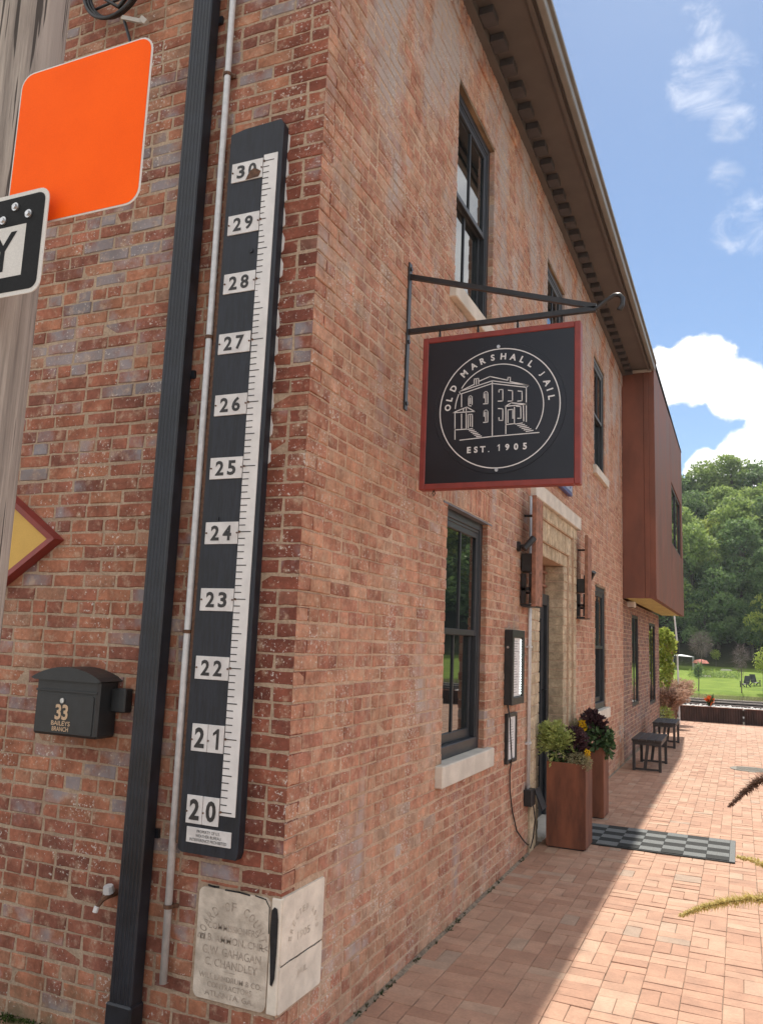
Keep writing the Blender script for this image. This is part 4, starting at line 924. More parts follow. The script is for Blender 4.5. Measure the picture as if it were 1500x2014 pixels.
part('menu_sheet', 'paper', MC, lambda b: b.box(.0525, .054, 3.525, 3.82, 1.40, 1.88))
part('print', 'print', MC, lambda b: [b.box(.0541, .0545, 3.55, 3.55 + ru(.08, .19), 1.43 + k * .021, 1.436 + k * .021) for k in range(21)])
for k in range(22): part('led', 'led', MC, lambda b: b.box(.055, .060, 3.79, 3.803, 1.415 + k * .021, 1.424 + k * .021))
part('lock', 'steel', MC, lambda b: b.tube([(.03, 3.472, 1.80), (.03, 3.466, 1.80)], .010, 10))
FM = thing('framed_menu', 'narrow black framed menu sheet below the menu case', 'framed menu', (.0, 3.66, .86))
part('frame', 'boxblack', FM, lambda b: (b.box(.0, .028, 3.515, 3.545, .862, 1.262, .003), b.box(.0, .028, 3.795, 3.825, .862, 1.262, .003), b.box(.0, .028, 3.545, 3.795, .862, .892, .003), b.box(.0, .028, 3.545, 3.795, 1.232, 1.262, .003)))
sh = part('sheet', 'paper', FM, lambda b: b.box(.005, .017, 3.545, 3.795, .892, 1.232))
def fmprint(b):
    for k in range(9): wd = ru(.06, .17); b.box(.0171, .0175, 3.67 - wd / 2, 3.67 + wd / 2, .97 + k * .022, .975 + k * .022)
    ring(b, FR, 3.67, 1.185, .022, .004, .0176, k=20)
part('print', 'print', sh, fmprint)
tag(part('power_cable', 'blackmetal', None, lambda b: b.tube([(.03, 3.49, 1.34), (.045, 3.52, 1.22), (.042, 3.545, 1.10), (.042, 3.60, .90), (.018, 3.635, .80), (.015, 3.66, .64), (.015, 3.74, .47), (.016, 3.90, .28), (.03, 4.1, .16), (.035, 4.24, .10), (.02, 4.32, .09)], .0065, 6), True), 'thin black cable drooping from the menu case along the wall', 'cable')
EC = thing('wall_conduit', 'pair of thin steel conduits running up beside the door surround', 'conduit', (.02, 4.3, .5))
for y, x in ((4.245, .02), (4.30, .02)): part('pipe', 'galv', EC, lambda b: b.tube([(x, y, .56), (x, y, 3.2)], .0105, 8), True)
for z in (.95, 1.8): part('clamp', 'galv', EC, lambda b: b.box(.0, .034, 4.222, 4.322, z, z + .018))
EB = thing('outlet_box', 'black weatherproof electrical outlet box with open cover by the door', 'outlet box', (.03, 4.25, .42))
part('box', 'boxblack', EB, lambda b: b.box(.0, .075, 4.18, 4.33, .43, .57, .006))
part('cover', 'boxblack', EB, lambda b: b.bar((.08, 4.335, .57), (.15, 4.345, .40), .12, .012, (0, .3, .1)))
part('hinge', 'steel', EB, lambda b: b.tube([(.02, 4.26, .572), (.02, 4.26, .595)], .012, 8))
part('cord', 'blackmetal', EB, lambda b: b.tube([(.06, 4.30, .44), (.07, 4.34, .30), (.05, 4.36, .14), (.03, 4.34, .05)], .006, 6))
def lockplate(name, label, y0, zoff):
    t = thing(name, label, 'iron plate', (0, y0, 2.2), 'rusted iron lock plates beside the door')
    z0, z1 = 2.17 + zoff, 3.14 + zoff; x = .125
    part('plate', 'rustbar', t, lambda b: b.box(x, x + .012, y0, y0 + .30, z0, z1, .002))
    part('edge_bar', 'rustbar', t, lambda b: b.box(x - .016, x + .022, y0 - .016, y0 - .001, z0 - .01, z1 + .01, .003))
    part('lock_box', 'boxblack', t, lambda b: b.box(.012, x - .018, y0 + .01, y0 + .2, z0 + .30, z0 + .46, .004))
    part('lower_box', 'blackmetal', t, lambda b: (b.box(.012, .05, y0 + .01, y0 + .04, z0 + .02, z0 + .28), b.box(.085, x - .018, y0 + .01, y0 + .04, z0 + .02, z0 + .28), b.box(.012, x - .001, y0 + .0, y0 + .26, z0 - .012, z0 + .012), b.box(.012, x - .018, y0 + .01, y0 + .04, z0 + .13, z0 + .16)))
    for z in (z0 + .12, z1 - .15): part('stand_off', 'blackmetal', t, lambda b: b.tube([(.0, y0 + .15, z), (x + .001, y0 + .15, z)], .012, 8))
    for z in (z0 + .1, z1 - .26, z1 - .05): part('rivet', 'rustbar', t, lambda b: b.tube([(x + .012, y0 + .25, z), (x + .019, y0 + .25, z)], .012, 8))
lockplate('iron_lock_plate', 'rusted iron jail lock plate mounted between menu case and door', 3.95, 0)
lockplate('iron_lock_plate', 'rusted iron jail lock plate mounted between door and far window', 6.66, 0)
def spot(label, y, sgn):
    t = thing('spotlight', label, 'spotlight', (0, y, 2.68), 'black spotlights on the long wall')
    part('base', 'blackmetal', t, lambda b: b.tube([(.0, y, 2.68), (.022, y, 2.68)], .045, 16)); part('arm', 'blackmetal', t, lambda b: b.tube([(.02, y, 2.68), (.075, y, 2.685)], .016, 8))
    part('lamp_head', 'blackmetal', t, lambda b: b.tube([(.06, y - sgn * .01, 2.655), (.13, y + sgn * .06, 2.76)], [.028, .030], 14))
spot('black spotlight on the wall beside the lower corner window', 3.86, 1); spot('black spotlight on the wall beside the far lower window', 7.25, -1)
FLt = thing('floodlight', 'small white box light under the steel bay', 'light', (.06, 11.9, 2.6)); part('housing', 'white', FLt, lambda b: b.box(-.03, .1, 11.75, 11.98, 2.56, 2.66, .01)); part('lens', 'glass', FLt, lambda b: b.box(-.01, .08, 11.78, 11.95, 2.552, 2.561))

# ------------------------------------------------------------------ leaves
def leaf(b, p, d, nrm, L, W_, r1=None, bend=.25):
    p = Vector(p); d = Vector(d).normalized(); s = d.cross(Vector(nrm)); s = s.normalized() if s.length > 1e-4 else d.orthogonal().normalized(); n = s.cross(d)
    a = rnd() if r1 is None else r1
    b.add([tuple(p), tuple(p + d * L * .5 + s * W_ / 2 + n * L * bend * .4), tuple(p + d * L - n * L * bend * .2), tuple(p + d * L * .5 - s * W_ / 2 + n * L * bend * .4)], [(0, 1, 2, 3)], a)
def rdir(up=0.0):
    while True:
        v = Vector((ru(-1, 1), ru(-1, 1), ru(-1, 1)))
        if .05 < v.length < 1: v.normalize(); v.z += up; return v.normalized()
# ------------------------------------------------------------------ planters and plants
def planter(label, x0, x1, y0, y1, h):
    t = thing('planter', label, 'planter', ((x0 + x1) / 2, (y0 + y1) / 2, 0), 'rust steel planters flanking the door'); w = .022
    part('wall', 'rust', t, lambda b: (b.box(x0, x1, y0, y0 + w, 0.012, h, .003), b.box(x0, x1, y1 - w, y1, 0.012, h, .003), b.box(x0, x0 + w, y0 + w, y1 - w, 0.012, h, .003), b.box(x1 - w, x1, y0 + w, y1 - w, 0.012, h, .003)))
    part('base', 'blackmetal', t, lambda b: b.box(x0 + .02, x1 - .02, y0 + .02, y1 - .02, -.001, .015)); part('soil', 'soil', t, lambda b: b.box(x0 + w, x1 - w, y0 + w, y1 - w, h - .12, h - .04))
planter('rust steel planter in front of the door, beside the outlet box', .09, .45, 4.70, 5.06, .762)
planter('rust steel planter on the far side of the door mat', .02, .38, 6.25, 6.61, .748)
def spiky(b, c, n, L, W_, up=.35):
    for k in range(n):
        d = rdir(up); q = Vector(c) + d * ru(0, .05)
        tip = q + d * L * ru(.6, 1); mid = q + (tip - q) * .5 + Vector((0, 0, .03))
        b.tube([tuple(q), tuple(mid), tuple(tip)], [.0022, .002, .001], 3, False)
        for j in range(9):
            f = .15 + .85 * j / 8; pt = q.lerp(tip, f) + Vector((0, 0, .03 * (1 - (2 * f - 1) ** 2)))
            for s_ in (0, 1): leaf(b, pt, d * .8 + rdir() * .6, rdir(), W_ * ru(.7, 1.2), W_ * .26)
def clump(b, c, rad, n, L, W_, up=.2, flat=.8):
    for k in range(n):
        d = rdir(up); p = Vector(c) + Vector((d.x * rad[0], d.y * rad[1], d.z * rad[2])) * ru(.55, 1); leaf(b, p, d + rdir() * flat, d + rdir() * .4, L * ru(.6, 1.2), W_ * ru(.7, 1.2))
def rosette(b, c, rad, n, L):
    for k in range(n):
        d = rdir(.5); p = Vector(c) + d * rad * ru(.2, 1); s = d.cross(rdir()).normalized()
        for j in range(4): leaf(b, p + s * ru(-.02, .02), d + rdir() * .7, rdir(), L * ru(.5, 1), L * ru(.35, .6))
def plant(name, label, cat, mat, fn): tag(part(name, mat, None, fn), label, cat)
plant('euphorbia_plant', 'feathery lime green plant in the planter beside the outlet box', 'plant', 'lime', lambda b: (spiky(b, (.16, 4.81, .86), 120, .17, .045, .75), spiky(b, (.15, 4.80, .95), 80, .15, .04, .7)))
plant('ornamental_kale', 'dark purple kale in the planter beside the outlet box', 'plant', 'purple', lambda b: (rosette(b, (.31, 4.9, .92), .13, 190, .06), rosette(b, (.33, 4.88, .82), .12, 120, .05)))
plant('thyme_plant', 'silvery trailing thyme spilling over the planter edge', 'plant', 'silver', lambda b: (clump(b, (.37, 4.78, .79), (.12, .10, .06), 900, .022, .009), clump(b, (.44, 4.74, .75), (.05, .07, .05), 300, .02, .008)))
plant('green_bedding_plant', 'small green leaves at the foot of the lime plant', 'plant', 'green', lambda b: clump(b, (.24, 4.88, .80), (.16, .14, .10), 420, .045, .025))
plant('marigold', 'yellow flower at the edge of the planter by the outlet box', 'flower', 'petal', lambda b: [clump(b, c, (.022, .022, .022), 60, .02, .014) for c in ((.445, 4.80, .86), (.45, 4.81, .825))])
plant('purple_coleus', 'dark maroon leafy plant in the planter past the door mat', 'plant', 'purple', lambda b: (rosette(b, (.24, 6.42, .97), .15, 200, .075), rosette(b, (.31, 6.37, .92), .09, 90, .07)))
plant('leafy_plant', 'broad green leaves drooping over the planter past the door mat', 'plant', 'green', lambda b: (clump(b, (.30, 6.36, .82), (.17, .16, .14), 420, .075, .05), clump(b, (.40, 6.36, .74), (.06, .12, .10), 160, .06, .04)))
plant('grey_leaf_plant', 'grey green foliage in the planter past the door mat', 'plant', 'silver', lambda b: clump(b, (.09, 6.38, .90), (.10, .12, .12), 600, .035, .012))
plant('pansy', 'yellow flower among the maroon leaves past the door mat', 'flower', 'petal', lambda b: [clump(b, c, (.03, .03, .03), 70, .028, .02) for c in ((.155, 6.22, .99), (.165, 6.24, .95))])
# ------------------------------------------------------------------ mat, benches, manhole
DM = thing('door_mat', 'long checkered grey door mat across the brick paving', 'mat', (1.0, 5.5, 0))
part('border', 'mat_dark', DM, lambda b: b.box(.06, 1.685, 5.02, 5.955, .002, .010, .003))
tx0, tx1, ty0, ty1 = .10, 1.635, 5.05, 5.93; nxx, nyy = 8, 6
for a in range(nxx):
    for c in range(nyy):
        x0 = tx0 + (tx1 - tx0) * a / nxx; x1 = tx0 + (tx1 - tx0) * (a + 1) / nxx; y0 = ty0 + (ty1 - ty0) * c / nyy; y1 = ty0 + (ty1 - ty0) * (c + 1) / nyy
        part('tile', 'mat_dark' if (a + c) % 2 else 'mat_light', DM, lambda b: b.box(x0 + .001, x1 - .001, y0 + .001, y1 - .001, .009, .0145, .0015))
part('edge_strip', 'mat_light', DM, lambda b: b.box(1.637, 1.683, 5.03, 5.945, .009, .0125, .001))
def bench(label, x0, x1, y0, y1, h):
    t = thing('bench', label, 'bench', ((x0 + x1) / 2, (y0 + y1) / 2, 0), 'backless dark benches along the long wall')
    for k in range(4):
        a = x0 + (x1 - x0) * k / 4; part('top_plank', 'bench', t, lambda b: b.box(a + .003, a + (x1 - x0) / 4 - .003, y0, y1, h - .03, h, .004))
    part('apron', 'bench', t, lambda b: (b.box(x0 + .02, x1 - .02, y0 + .02, y0 + .045, h - .085, h - .028), b.box(x0 + .02, x1 - .02, y1 - .045, y1 - .02, h - .085, h - .028), b.box(x0 + .02, x0 + .045, y0 + .05, y1 - .05, h - .085, h - .028), b.box(x1 - .045, x1 - .02, y0 + .05, y1 - .05, h - .085, h - .028)))
    for x in (x0 + .035, x1 - .035):
        for y in (y0 + .04, y1 - .04): part('leg', 'bench', t, lambda b: b.box(x - .022, x + .022, y - .022, y + .022, -.002, h - .03, .003))
    for y in (y0 + .04, y1 - .04):
        part('foot_rail', 'bench', t, lambda b: b.box(x0 + .057, x1 - .057, y - .014, y + .014, .012, .04)); part('brace', 'bench', t, lambda b: b.bar(((x0 + x1) / 2 - .03, y, .03), ((x0 + x1) / 2 + .02, y, h - .04), .045, .03, (1, 0, 0)))
bench('dark backless bench under the near slim window, in the wall shade', .20, .65, 10.25, 11.40, .47)
bench('dark backless bench beside the pink grasses at the end of the wall', .19, .62, 13.65, 14.8, .47)
part('manhole_cover', 'iron', None, lambda b: (b.tube([(1.87, 11.62, -.01), (1.87, 11.62, .006)], .30, 28), [b.box(1.87 - .2, 1.87 + .2, 11.62 + q * .09 - .015, 11.62 + q * .09 + .015, .006, .010) for q in (-2, -1, 0, 1, 2)]))
tag(bpy.data.objects['manhole_cover'], 'round cast iron cover set in the sunlit paving', 'manhole cover')
# weeds and moss at wall bases
def weeds(b):
    for k in range(260):
        y = ru(-.0, 4.3) ** 1.0; p = (ru(.002, .03), y, ru(-.004, .004))
        if mnoise.noise(Vector((y * 4, 3, 0))) < .02: continue
        for j in range(4): leaf(b, p, rdir(.9), rdir(), ru(.01, .03), ru(.004, .010))
o = part('weeds', 'weed', None, weeds); o['kind'] = 'stuff'; tag(o, 'tiny weeds along the foot of the long brick wall', 'weeds')
def mossf(b):
    for k in range(5200):
        x = ru(-2.2, -.45); y = -abs(random.gauss(0, .10)); q = mnoise.noise(Vector((x * 5, y * 7, 0)))
        if q < -.05 + .12 * (x + 1.1): continue
        leaf(b, (x, y - .004, ru(-.004, .006)), rdir(.8), rdir(), ru(.008, .022), ru(.004, .010))
o = part('moss', 'moss', None, mossf); o['kind'] = 'stuff'; tag(o, 'green moss at the foot of the end wall', 'moss')
# dirt seam between wall and paving
o = part('wall_joint', 'sand', None, lambda b: (b.prism([(.002, -.02), (.03, -.02), (.022, .004), (.002, .012)], lambda u, v, n: (u, n, v), 0, 4.36), b.prism([(.002, -.02), (.03, -.02), (.022, .004), (.002, .012)], lambda u, v, n: (u, n, v), 6.62, 17.9))); o['kind'] = 'structure'

# ------------------------------------------------------------------ fountain grass beside the camera
FG = thing('fountain_grass', 'fountain grass clump with bristly straw and brown plumes', 'grass', (2.75, -.75, 0))
def blades(b):
    for k in range(160):
        a = ru(0, 6.28); r_ = ru(.0, .14); p = Vector((2.75 + r_ * math.cos(a), -.75 + r_ * math.sin(a), 0)); L = ru(.5, .95); out = Vector((math.cos(a), math.sin(a), 0)) * ru(.15, .5); w_ = ru(.003, .006); s = Vector((-math.sin(a), math.cos(a), 0)); prev = None; vs = []
        for i in range(6):
            f = i / 5; q = p + out * f * f + Vector((0, 0, L * (f - .35 * f * f))); vs += [tuple(q - s * w_ * (1 - f * .9)), tuple(q + s * w_ * (1 - f * .9))]
        b.add(vs, [(2 * i, 2 * i + 1, 2 * i + 3, 2 * i + 2) for i in range(5)])
part('blades', 'blade', FG, blades)
def plume(mat, pts, rad, n=420):
    # culm from the clump to the plume base, then bristles
    P = [Vector(p) for p in pts]
    part('stem', 'blade', FG, lambda b: b.tube([(2.72, -.76, .02), (2.70, -.8, .55), tuple(P[0] + Vector((.28, .0, -.06))), tuple(P[0])], [.002, .002, .0017, .0015], 5))
    def f(b):
        b.tube([tuple(p) for p in P], .0028, 5)
        for k in range(n):
            t = ru(0, .999) * (len(P) - 1); i = int(t); q = P[i].lerp(P[i + 1], t - i); ax = (P[i + 1] - P[i]).normalized(); g = t / (len(P) - 1)
            d = (rdir() * .9 + ax * .75).normalized(); R_ = rad * (1 - .72 * g ** 2.2) * ru(.45, 1.1); e = q + d * R_; s = d.orthogonal().normalized() * .0011
            b.add([tuple(q - s), tuple(q + s), tuple(e)], [(0, 1, 2)])
            if k % 2 == 0: leaf(b, q + d * .003, d, rdir(), R_ * .5, .0045)
    part('plume', mat, FG, f)
plume('plume', [(1.93, -.90, 1.245), (1.86, -.912, 1.258), (1.79, -.935, 1.257), (1.73, -.955, 1.247), (1.68, -.978, 1.232), (1.63, -.999, 1.212)], .031, 1700)
plume('plumedark', [(1.90, -.60, 1.52), (1.85, -.62, 1.505), (1.81, -.632, 1.482), (1.775, -.645, 1.452), (1.735, -.657, 1.412)], .033, 1000)
plume('plume', [(1.92, -1.02, 1.30), (1.87, -1.035, 1.335), (1.82, -1.05, 1.358), (1.78, -1.07, 1.372), (1.757, -1.082, 1.377)], .02, 700)

# ------------------------------------------------------------------ end of the terrace
FP = thing('garden_trough', 'long dark corrugated steel trough of white pebbles closing the terrace', 'planter', (3, 20.9, 0))
def corr(x0, x1):
    def f(b):
        n = int((x1 - x0) / .03); vs = []
        for i in range(n + 1):
            x = x0 + (x1 - x0) * i / n; y = 20.735 + (.010 if i % 2 else -.010); vs += [(x, y, -.02), (x, y, .385)]
        b.add(vs, [(2 * i, 2 * i + 2, 2 * i + 3, 2 * i + 1) for i in range(n)]); b.box(x0, x1, 20.75, 20.78, -.02, .385); b.box(x0, x1, 21.5, 21.53, -.02, .385)
        b.box(x0, x0 + .02, 20.725, 21.5, -.02, .385); b.box(x1 - .02, x1, 20.725, 21.5, -.02, .385)
    return f
part('panel', 'corru', FP, corr(.25, 1.79)); part('panel', 'corru', FP, corr(1.83, 8.5))
part('rim', 'rustbar', FP, lambda b: b.box(.25, 8.5, 20.715, 20.76, .386, .40))
part('bed', 'soil', FP, lambda b: b.box(.27, 8.48, 20.78, 21.5, .2, .34))
def peb(b):
    for k in range(1100):
        x, y = ru(.3, 6), ru(20.78, 21.45); r_ = ru(.02, .055); c = Vector((x, y, .35 + ru(0, .05))); d1 = [c + Vector((r_ * ru(.7, 1.2) * math.cos(a), r_ * ru(.7, 1.2) * math.sin(a), ru(-.01, .005))) for a in (0, 1.05, 2.1, 3.14, 4.2, 5.24)]
        b.add([tuple(c + Vector((0, 0, r_ * .6)))] + [tuple(q) for q in d1], [(0, 1 + i, 1 + (i + 1) % 6) for i in range(6)])
o = part('pebbles', 'pebble', FP, peb); o['kind'] = 'stuff'
CN = thing('canna', 'orange canna flower with green leaves in the pebble trough', 'flower', (.98, 20.95, .35))
part('leaves', 'green', CN, lambda b: [leaf(b, (.98 + ru(-.03, .03), 20.95, .36), (ru(-.3, .3), ru(-.2, .2), 1), rdir(), ru(.25, .4), .1) for k in range(9)])
part('bloom', 'canna', CN, lambda b: [leaf(b, (1.01 + ru(-.03, .03), 20.95, .55), rdir(.6), rdir(), ru(.12, .22), .09) for k in range(16)])
BL = part('ballast', 'ballast', None, lambda b: b.box(-40, 60, 22.5, 30.2, -.3, .03)); BL['kind'] = 'structure'
for y, lb in ((27.6, 'steel rail of the track, on the terrace side'), (29.05, 'steel rail of the track, on the river side')):
    tr = thing('rail_track', lb, 'rail', (0, y, 0)); part('rail', 'rail', tr, lambda b: b.box(-40, 60, y - .035, y + .035, .15, .19)); part('web', 'ballast', tr, lambda b: (b.box(-40, 60, y - .012, y + .012, .05, .15), b.box(-40, 60, y - .07, y + .07, .028, .05)))
KB = part('timber_curb', 'corru', None, lambda b: b.box(-3, 12, 24.4, 24.6, -.1, .26)); tag(KB, 'dark steel curb between the trough and the railway', 'curb')
# trellis with vine, pink grass, hydrangea, post
TR = thing('trellis', 'brown timber trellis post frame at the end of the wall', 'trellis', (.1, 19.2, 0))
part('post', 'timber', TR, lambda b: b.box(.06, .13, 18.9, 18.97, 0, 1.95)); part('post', 'timber', TR, lambda b: b.box(.06, .13, 20.0, 20.07, 0, 1.95)); part('beam', 'timber', TR, lambda b: b.bar((.02, 18.85, 1.78), (.22, 18.95, 2.15), .06, .05, (0, 0, 1)))
for z in (.6, 1.1, 1.6): part('wire', 'galv', TR, lambda b: b.tube([(.095, 18.3, z), (.095, 20.3, z)], .006, 5))
VN = part('climbing_vine', 'leafC', None, lambda b: (clump(b, (.0, 18.75, 1.95), (.28, .4, .42), 900, .11, .085), clump(b, (-.02, 18.7, 1.2), (.16, .4, .6), 500, .10, .08), clump(b, (.12, 18.8, 1.35), (.10, .2, .3), 200, .10, .08))); tag(VN, 'yellow green leafy vine covering the trellis', 'vine')
SP = thing('metal_post', 'thin pale metal post rising beside the trellis', 'post', (.2, 19.5, 0)); part('shaft', 'galv', SP, lambda b: b.tube([(.30, 19.6, 0), (.27, 19.6, 2.1), (.17, 19.6, 3.3)], .022, 8)); part('fitting', 'blackmetal', SP, lambda b: b.box(.24, .32, 19.55, 19.65, 1.75, 2.1, .01))
def pgrass(cx, cy, h, n):
    def f(b):
        for k in range(n):
            a = ru(0, 6.28); out = Vector((math.cos(a), math.sin(a), 0)) * ru(.15, .5); p = Vector((cx, cy, 0)); L = h * ru(.7, 1.1); q = [p + out * g * g + Vector((0, 0, L * (1.35 * g - .5 * g * g))) for g in (0, .4, .7, .88, 1)]
            b.tube([tuple(x) for x in q], [.003, .0025, .002, .0015, .001], 3, False)
            for j in range(26):
                g = ru(.55, 1); i = 1 if g < .7 else (2 if g < .88 else 3); lo = (.4, .7, .88)[i - 1]; hi = (.7, .88, 1)[i - 1]; pt = q[i].lerp(q[i + 1], (g - lo) / (hi - lo)); leaf(b, pt, (q[4] - q[3]).normalized() + rdir() * .7, rdir(), .075, .020)
    return f
tag(part('pink_fountain_grass', 'pinkgrass', None, pgrass(.12, 18.35, 1.0, 330)), 'arching pink grass clump at the end of the long wall', 'grass')
tag(part('pink_fountain_grass', 'pinkgrass', None, pgrass(.22, 19.5, 1.2, 220)), 'taller pale pink grass behind the trellis', 'grass')
tag(part('hydrangea', 'lime', None, lambda b: clump(b, (.05, 18.0, .28), (.22, .16, .22), 380, .06, .05)), 'low pale flowering shrub behind the far bench', 'shrub')

# ------------------------------------------------------------------ far bank
def onl(x, y): return terr(x, y)
def lchair(label, x, y, rz):
    t = thing('lawn_chair', label, 'chair', (x, y, onl(x, y)), 'dark chairs on the lawn')
    def sub(nm, fn):
        b = MB(); fn(b); o = b.build(nm, 'lawnchair'); o.parent = t; return o
    sub('seat', lambda b: b.bar((-.28, 0, .38), (.35, 0, .30), .6, .04, (0, 1, 0)))
    sub('backrest', lambda b: b.bar((-.26, 0, .34), (-.55, 0, 1.15), .62, .05, (0, 1, 0)))
    for s_ in (-.33, .33):
        sub('arm', lambda b: b.box(-.4, .4, s_ - .07, s_ + .07, .58, .61)); sub('leg', lambda b: b.box(.28, .36, s_ - .03, s_ + .03, -.03, .58)); sub('leg', lambda b: b.bar((-.6, s_, -.03), (.1, s_, .36), .09, .04, (0, 0, 1)))
    t.rotation_euler.z = rz; t.scale = (1.1, 1.1, 1.1)
lchair('dark lawn chair nearest the thin bare sapling', 2.18, 99.0, R(-120)); lchair('dark lawn chair farther from the thin bare sapling', 3.26, 101.3, R(-60))
UM = thing('garden_umbrella', 'coral red garden umbrella at the back of the lawn', 'umbrella', (-3.6, 127, onl(-3.6, 127)))
def um(b):
    z = .05; c = (-3.6, 127, .85); n = 8; rim = [(-3.6 + 1.2 * math.cos(6.283 * i / n), 127 + 1.2 * math.sin(6.283 * i / n), z + .2) for i in range(n)]; md = [(-3.6 + .85 * math.cos(6.283 * i / n), 127 + .85 * math.sin(6.283 * i / n), z + .62) for i in range(n)]
    b.add([c] + md + rim, [(0, 1 + i, 1 + (i + 1) % n) for i in range(n)] + [(1 + i, 9 + i, 9 + (i + 1) % n, 1 + (i + 1) % n) for i in range(n)])
part('canopy', 'coral', UM, um); part('pole', 'timber', UM, lambda b: b.tube([(-3.6, 127, -.75), (-3.6, 127, .84)], .04, 6))
CT = thing('canopy_tent', 'low white canopy roof at the back of the lawn', 'tent', (-5.6, 127, onl(-5.6, 127)))
part('roof', 'canvas', CT, lambda b: b.add([(-7.6, 125.5, 1.25), (-4.5, 125.5, 1.12), (-4.5, 128.5, 1.12), (-7.6, 128.5, 1.25), (-6.2, 127, 1.42)], [(0, 1, 4), (1, 2, 4), (2, 3, 4), (3, 0, 4)]))
for x in (-7.5, -4.6):
    for y in (125.6, 128.4): part('leg', 'galv', CT, lambda b: b.tube([(x, y, onl(x, y) - .1), (x, y, 1.15)], .03, 5))
def sapling(label, x, y, h, mat, dens, r_, nm='sapling', bare=False):
    z = onl(x, y); t = thing(nm, label, 'tree', (x, y, z))
    part('trunk', 'bark', t, lambda b: (b.tube([(x, y, z - .1), (x + .05, y, z + h * .5), (x, y, z + h * .95)], [.06, .045, .015], 6), [b.tube([(x, y, z + h * f), (x + r_ * ru(-1, 1), y + r_ * ru(-1, 1), z + h * f + r_ * ru(.3, .9))], [.02, .008], 4) for f in [ru(.45, .85) for _ in range(14)]]))
    def cr(b):
        for k in range(dens):
            d = rdir(); p = Vector((x, y, z + h * .72)) + Vector((d.x * r_, d.y * r_, d.z * h * .3)) * ru(.2, 1) ** .6
            if bare: 
                q = p + (d + rdir() * .8) * ru(.2, .5); s = rdir() * .02; b.add([tuple(p - s), tuple(p + s), tuple(q)], [(0, 1, 2)])
            else: leaf(b, p, rdir(), rdir(), ru(.15, .3), ru(.1, .2))
    part('crown', mat, t, cr)
sapling('thin sapling with bare grey crown by the lawn chairs', 1.8, 91.3, 5.0, 'twig', 620, .75, bare=True)
sapling('bare greyish bush-like tree behind the lawn', -3.1, 117, 5.6, 'twig', 1700, 1.5, bare=True)
sapling('slim dark sapling on the bank, left of the lawn', -2.35, 90.6, 3.0, 'leafB', 260, .5)
sapling('young green leafy sapling on the bank near the lawn chairs', 3.9, 93.3, 4.6, 'leafC', 520, .95)
sapling('small pointed evergreen at the edge of the wood', -1.74, 136, 2.6, 'leafC', 420, .8)
def bed(b):
    for k in range(1500):
        x = ru(-4.5, 1.6); y = 115 + ru(-4, 4); leaf(b, (x, y, onl(x, y) + ru(0, .6) * rnd()), rdir(.6), rdir(), ru(.15, .4), ru(.08, .2))
o = part('garden_bed', 'leafA', None, bed); tag(o, 'loose planted garden bed in the middle of the lawn', 'garden bed'); o['kind'] = 'stuff'
for x, y, l_ in ((-2.6, 112.2, 'pale flat stone at the front of the garden bed'), (.3, 113.5, 'small pale stone at the right end of the garden bed'), (-.2, 128, 'pale stone slab behind the garden bed')):
    z = onl(x, y); tag(part('garden_stone', 'limestone', None, lambda b: b.prism([(x - .9, z - .1), (x + .9, z - .1), (x + .7, z + .16), (x - .6, z + .2)], lambda u, v, n: (u, y + n, v), -.4, .4)), l_, 'stone')
# trees
def treemesh(seed, h, r_, nl, nleaf, lsz):
    random.seed(seed); tb = MB(); cb = MB()
    tb.tube([(0, 0, -.6), (.1, .05, h * .3), (-.1, .1, h * .6), (0, 0, h * .85)], [h * .022, h * .017, h * .011, h * .004], 8)
    lobes = []
    for k in range(nl):
        a = ru(0, 6.28); f = ru(.22, 1.0); rr = r_ * math.sin(math.pi * min(1, .12 + f * .83)) ** .7 * ru(.35, .95); c = Vector((rr * math.cos(a), rr * math.sin(a), h * f * .93)); s = r_ * ru(.24, .42); lobes.append((c, s))
        if k % 2 == 0: tb.tube([(0, 0, c.z * .7), tuple(c * .6 + Vector((0, 0, c.z * .34))), tuple(c)], [h * .007, h * .004, h * .002], 5)
    per = nleaf // nl
    for c, s in lobes:
        tone = ru(-.15, .25)
        for k in range(per):
            d = rdir(.25); sc = ru(.72, 1.04); p = c + Vector((d.x * s, d.y * s, d.z * s * .75)) * sc
            leaf(cb, p, d * .5 + rdir(), d + rdir() * .5, lsz * ru(.6, 1.25), lsz * ru(.5, .9), min(1, max(0, .45 + tone + ru(-.3, .3) + .25 * d.z)))
    return tb, cb
VAR = []
for sd, h, r_, nl, nf, ls in ((11, 20, 6.5, 34, 6800, .62), (12, 17, 6.0, 30, 6000, .58), (13, 23, 6.2, 36, 7200, .62), (14, 14, 5.5, 26, 5200, .55)):
    VAR.append(treemesh(sd, h, r_, nl, nf, ls))
random.seed(21)
proto = []
for i, (tb, cb) in enumerate(VAR):
    for mt in ('leafA', 'leafB', 'leafC'):
        a = tb.build('trunk', 'bark'); c = cb.build('crown', mt); proto.append((i, mt, a.data, c.data)); bpy.data.objects.remove(a); bpy.data.objects.remove(c)
PD = {(i, mt): (a, c) for i, mt, a, c in proto}
def tree(x, y, var, mt, sc, label, grp='trees on the wooded hill beyond the lawn'):
    t = thing('forest_tree', label, 'tree', (x, y, terr(x, y)), grp); t.rotation_euler.z = ru(0, 6.28); t.scale = (sc * ru(.92, 1.08), sc * ru(.92, 1.08), sc)
    for nm, d in zip(('trunk', 'crown'), PD[var, mt]):
        o = bpy.data.objects.new(nm, d); COL.objects.link(o); o.parent = t
    return t
KN = {'leafA': 'broad green tree', 'leafB': 'dark green tree', 'leafC': 'yellow green tree'}
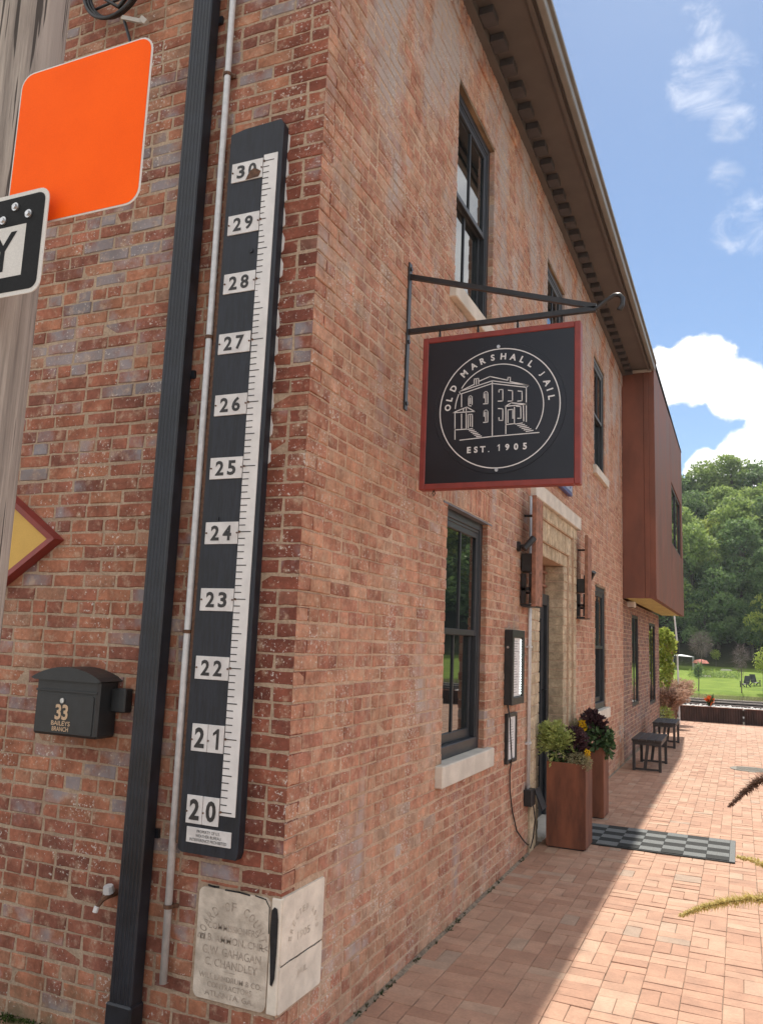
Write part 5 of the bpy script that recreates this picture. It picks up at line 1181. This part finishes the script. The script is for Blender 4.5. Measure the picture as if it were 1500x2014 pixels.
FRONT = ['behind the white canopy roof', 'behind the coral umbrella', 'behind the garden bed', 'behind the lawn chairs', 'behind the green leafy sapling', 'beside the lawn chairs at the wood edge', 'behind the bare grey bush-like tree', 'behind the bare thin sapling']
inview = [(-9.5, 143, 1, 'leafB', .95), (-5.5, 146, 0, 'leafA', 1.0), (-1.5, 144, 3, 'leafB', 1.05), (2.2, 147, 2, 'leafB', .9), (6.6, 143, 1, 'leafB', 1.0), (7.6, 139.5, 3, 'leafC', .95), (-3.4, 141, 3, 'leafB', .8), (3.6, 141.5, 3, 'leafB', .75),
          (-8, 156, 0, 'leafA', 1.0), (-3, 158, 1, 'leafC', 1.0), (2, 157, 0, 'leafA', 1.05), (7, 158, 2, 'leafB', .9), (-6, 170, 0, 'leafB', .95), (-1, 171, 2, 'leafA', .85), (4.5, 170, 1, 'leafA', 1.1), (9.5, 171, 0, 'leafA', 1.0),
          (-9, 184, 1, 'leafB', 1.15), (-4, 186, 0, 'leafA', 1.08), (1, 185, 2, 'leafA', 1.0), (6, 186, 1, 'leafB', 1.2), (-12, 160, 2, 'leafA', 1.0), (-14, 146, 0, 'leafB', 1.0), (12, 148, 0, 'leafA', 1.0), (13, 162, 1, 'leafB', 1.0)]
for q, (x, y, v_, mt, sc) in enumerate(inview):
    wh = FRONT[q] if q < 8 else ('on the lower slope behind the front row of trees' if y < 165 else ('midway up the wooded hill' if y < 180 else 'on the skyline of the wooded hill'))
    tree(x, y, v_, mt, sc, KN[mt] + ' ' + wh)
wm_ = {m_: MB() for m_ in ('leafA', 'leafB', 'leafC')}
VAR2 = [treemesh(30 + i, h, r_, 26, 1500, 1.25) for i, (h, r_) in enumerate(((20, 6.5), (17, 6.2), (23, 6.5)))]
random.seed(5)
for k in range(120):
    x = ru(14, 130) if k < 78 else ru(-90, -14); y = ru(142, 200); tb, cb = VAR2[k % 3]; mt = random.choice(('leafA', 'leafB', 'leafB', 'leafC')); a = ru(0, 6.28); ca, sa = math.cos(a), math.sin(a); z0 = terr(x, y); sc = ru(.85, 1.15)
    for q in (tb, cb):
        o_ = len(wm_[mt].v); wm_[mt].v.extend(((p[0] * ca - p[1] * sa) * sc + x, (p[0] * sa + p[1] * ca) * sc + y, p[2] * sc + z0) for p in q.v); wm_[mt].f.extend(tuple(i + o_ for i in f) for f in q.f); wm_[mt].r1.extend(q.r1); wm_[mt].r2.extend(q.r2)
for m_, lab in (('leafA', 'green woodland mass along the far bank'), ('leafB', 'dark woodland mass along the far bank'), ('leafC', 'yellow green woodland mass along the far bank')):
    o = wm_[m_].build('woodland', m_); o['kind'] = 'stuff'; tag(o, lab, 'woodland')

# ------------------------------------------------------------------ summer haze over the valley
mt, t, b = newmat('haze_air'); t.nodes.remove(b)
pvn = N(t, 'ShaderNodeVolumePrincipled'); pvn.inputs['Color'].default_value = (.86, .92, 1.0, 1); pvn.inputs['Density'].default_value = HAZE
pvn.inputs['Anisotropy'].default_value = .3; t.links.new(pvn.outputs[0], t.nodes['Material Output'].inputs['Volume'])
hb = MB(); hb.box(-360, 360, -320, 430, -5.2, 110); hz = hb.build('haze', mt); hz['kind'] = 'stuff'; tag(hz, 'thin pale summer haze over the far hillside', 'haze')
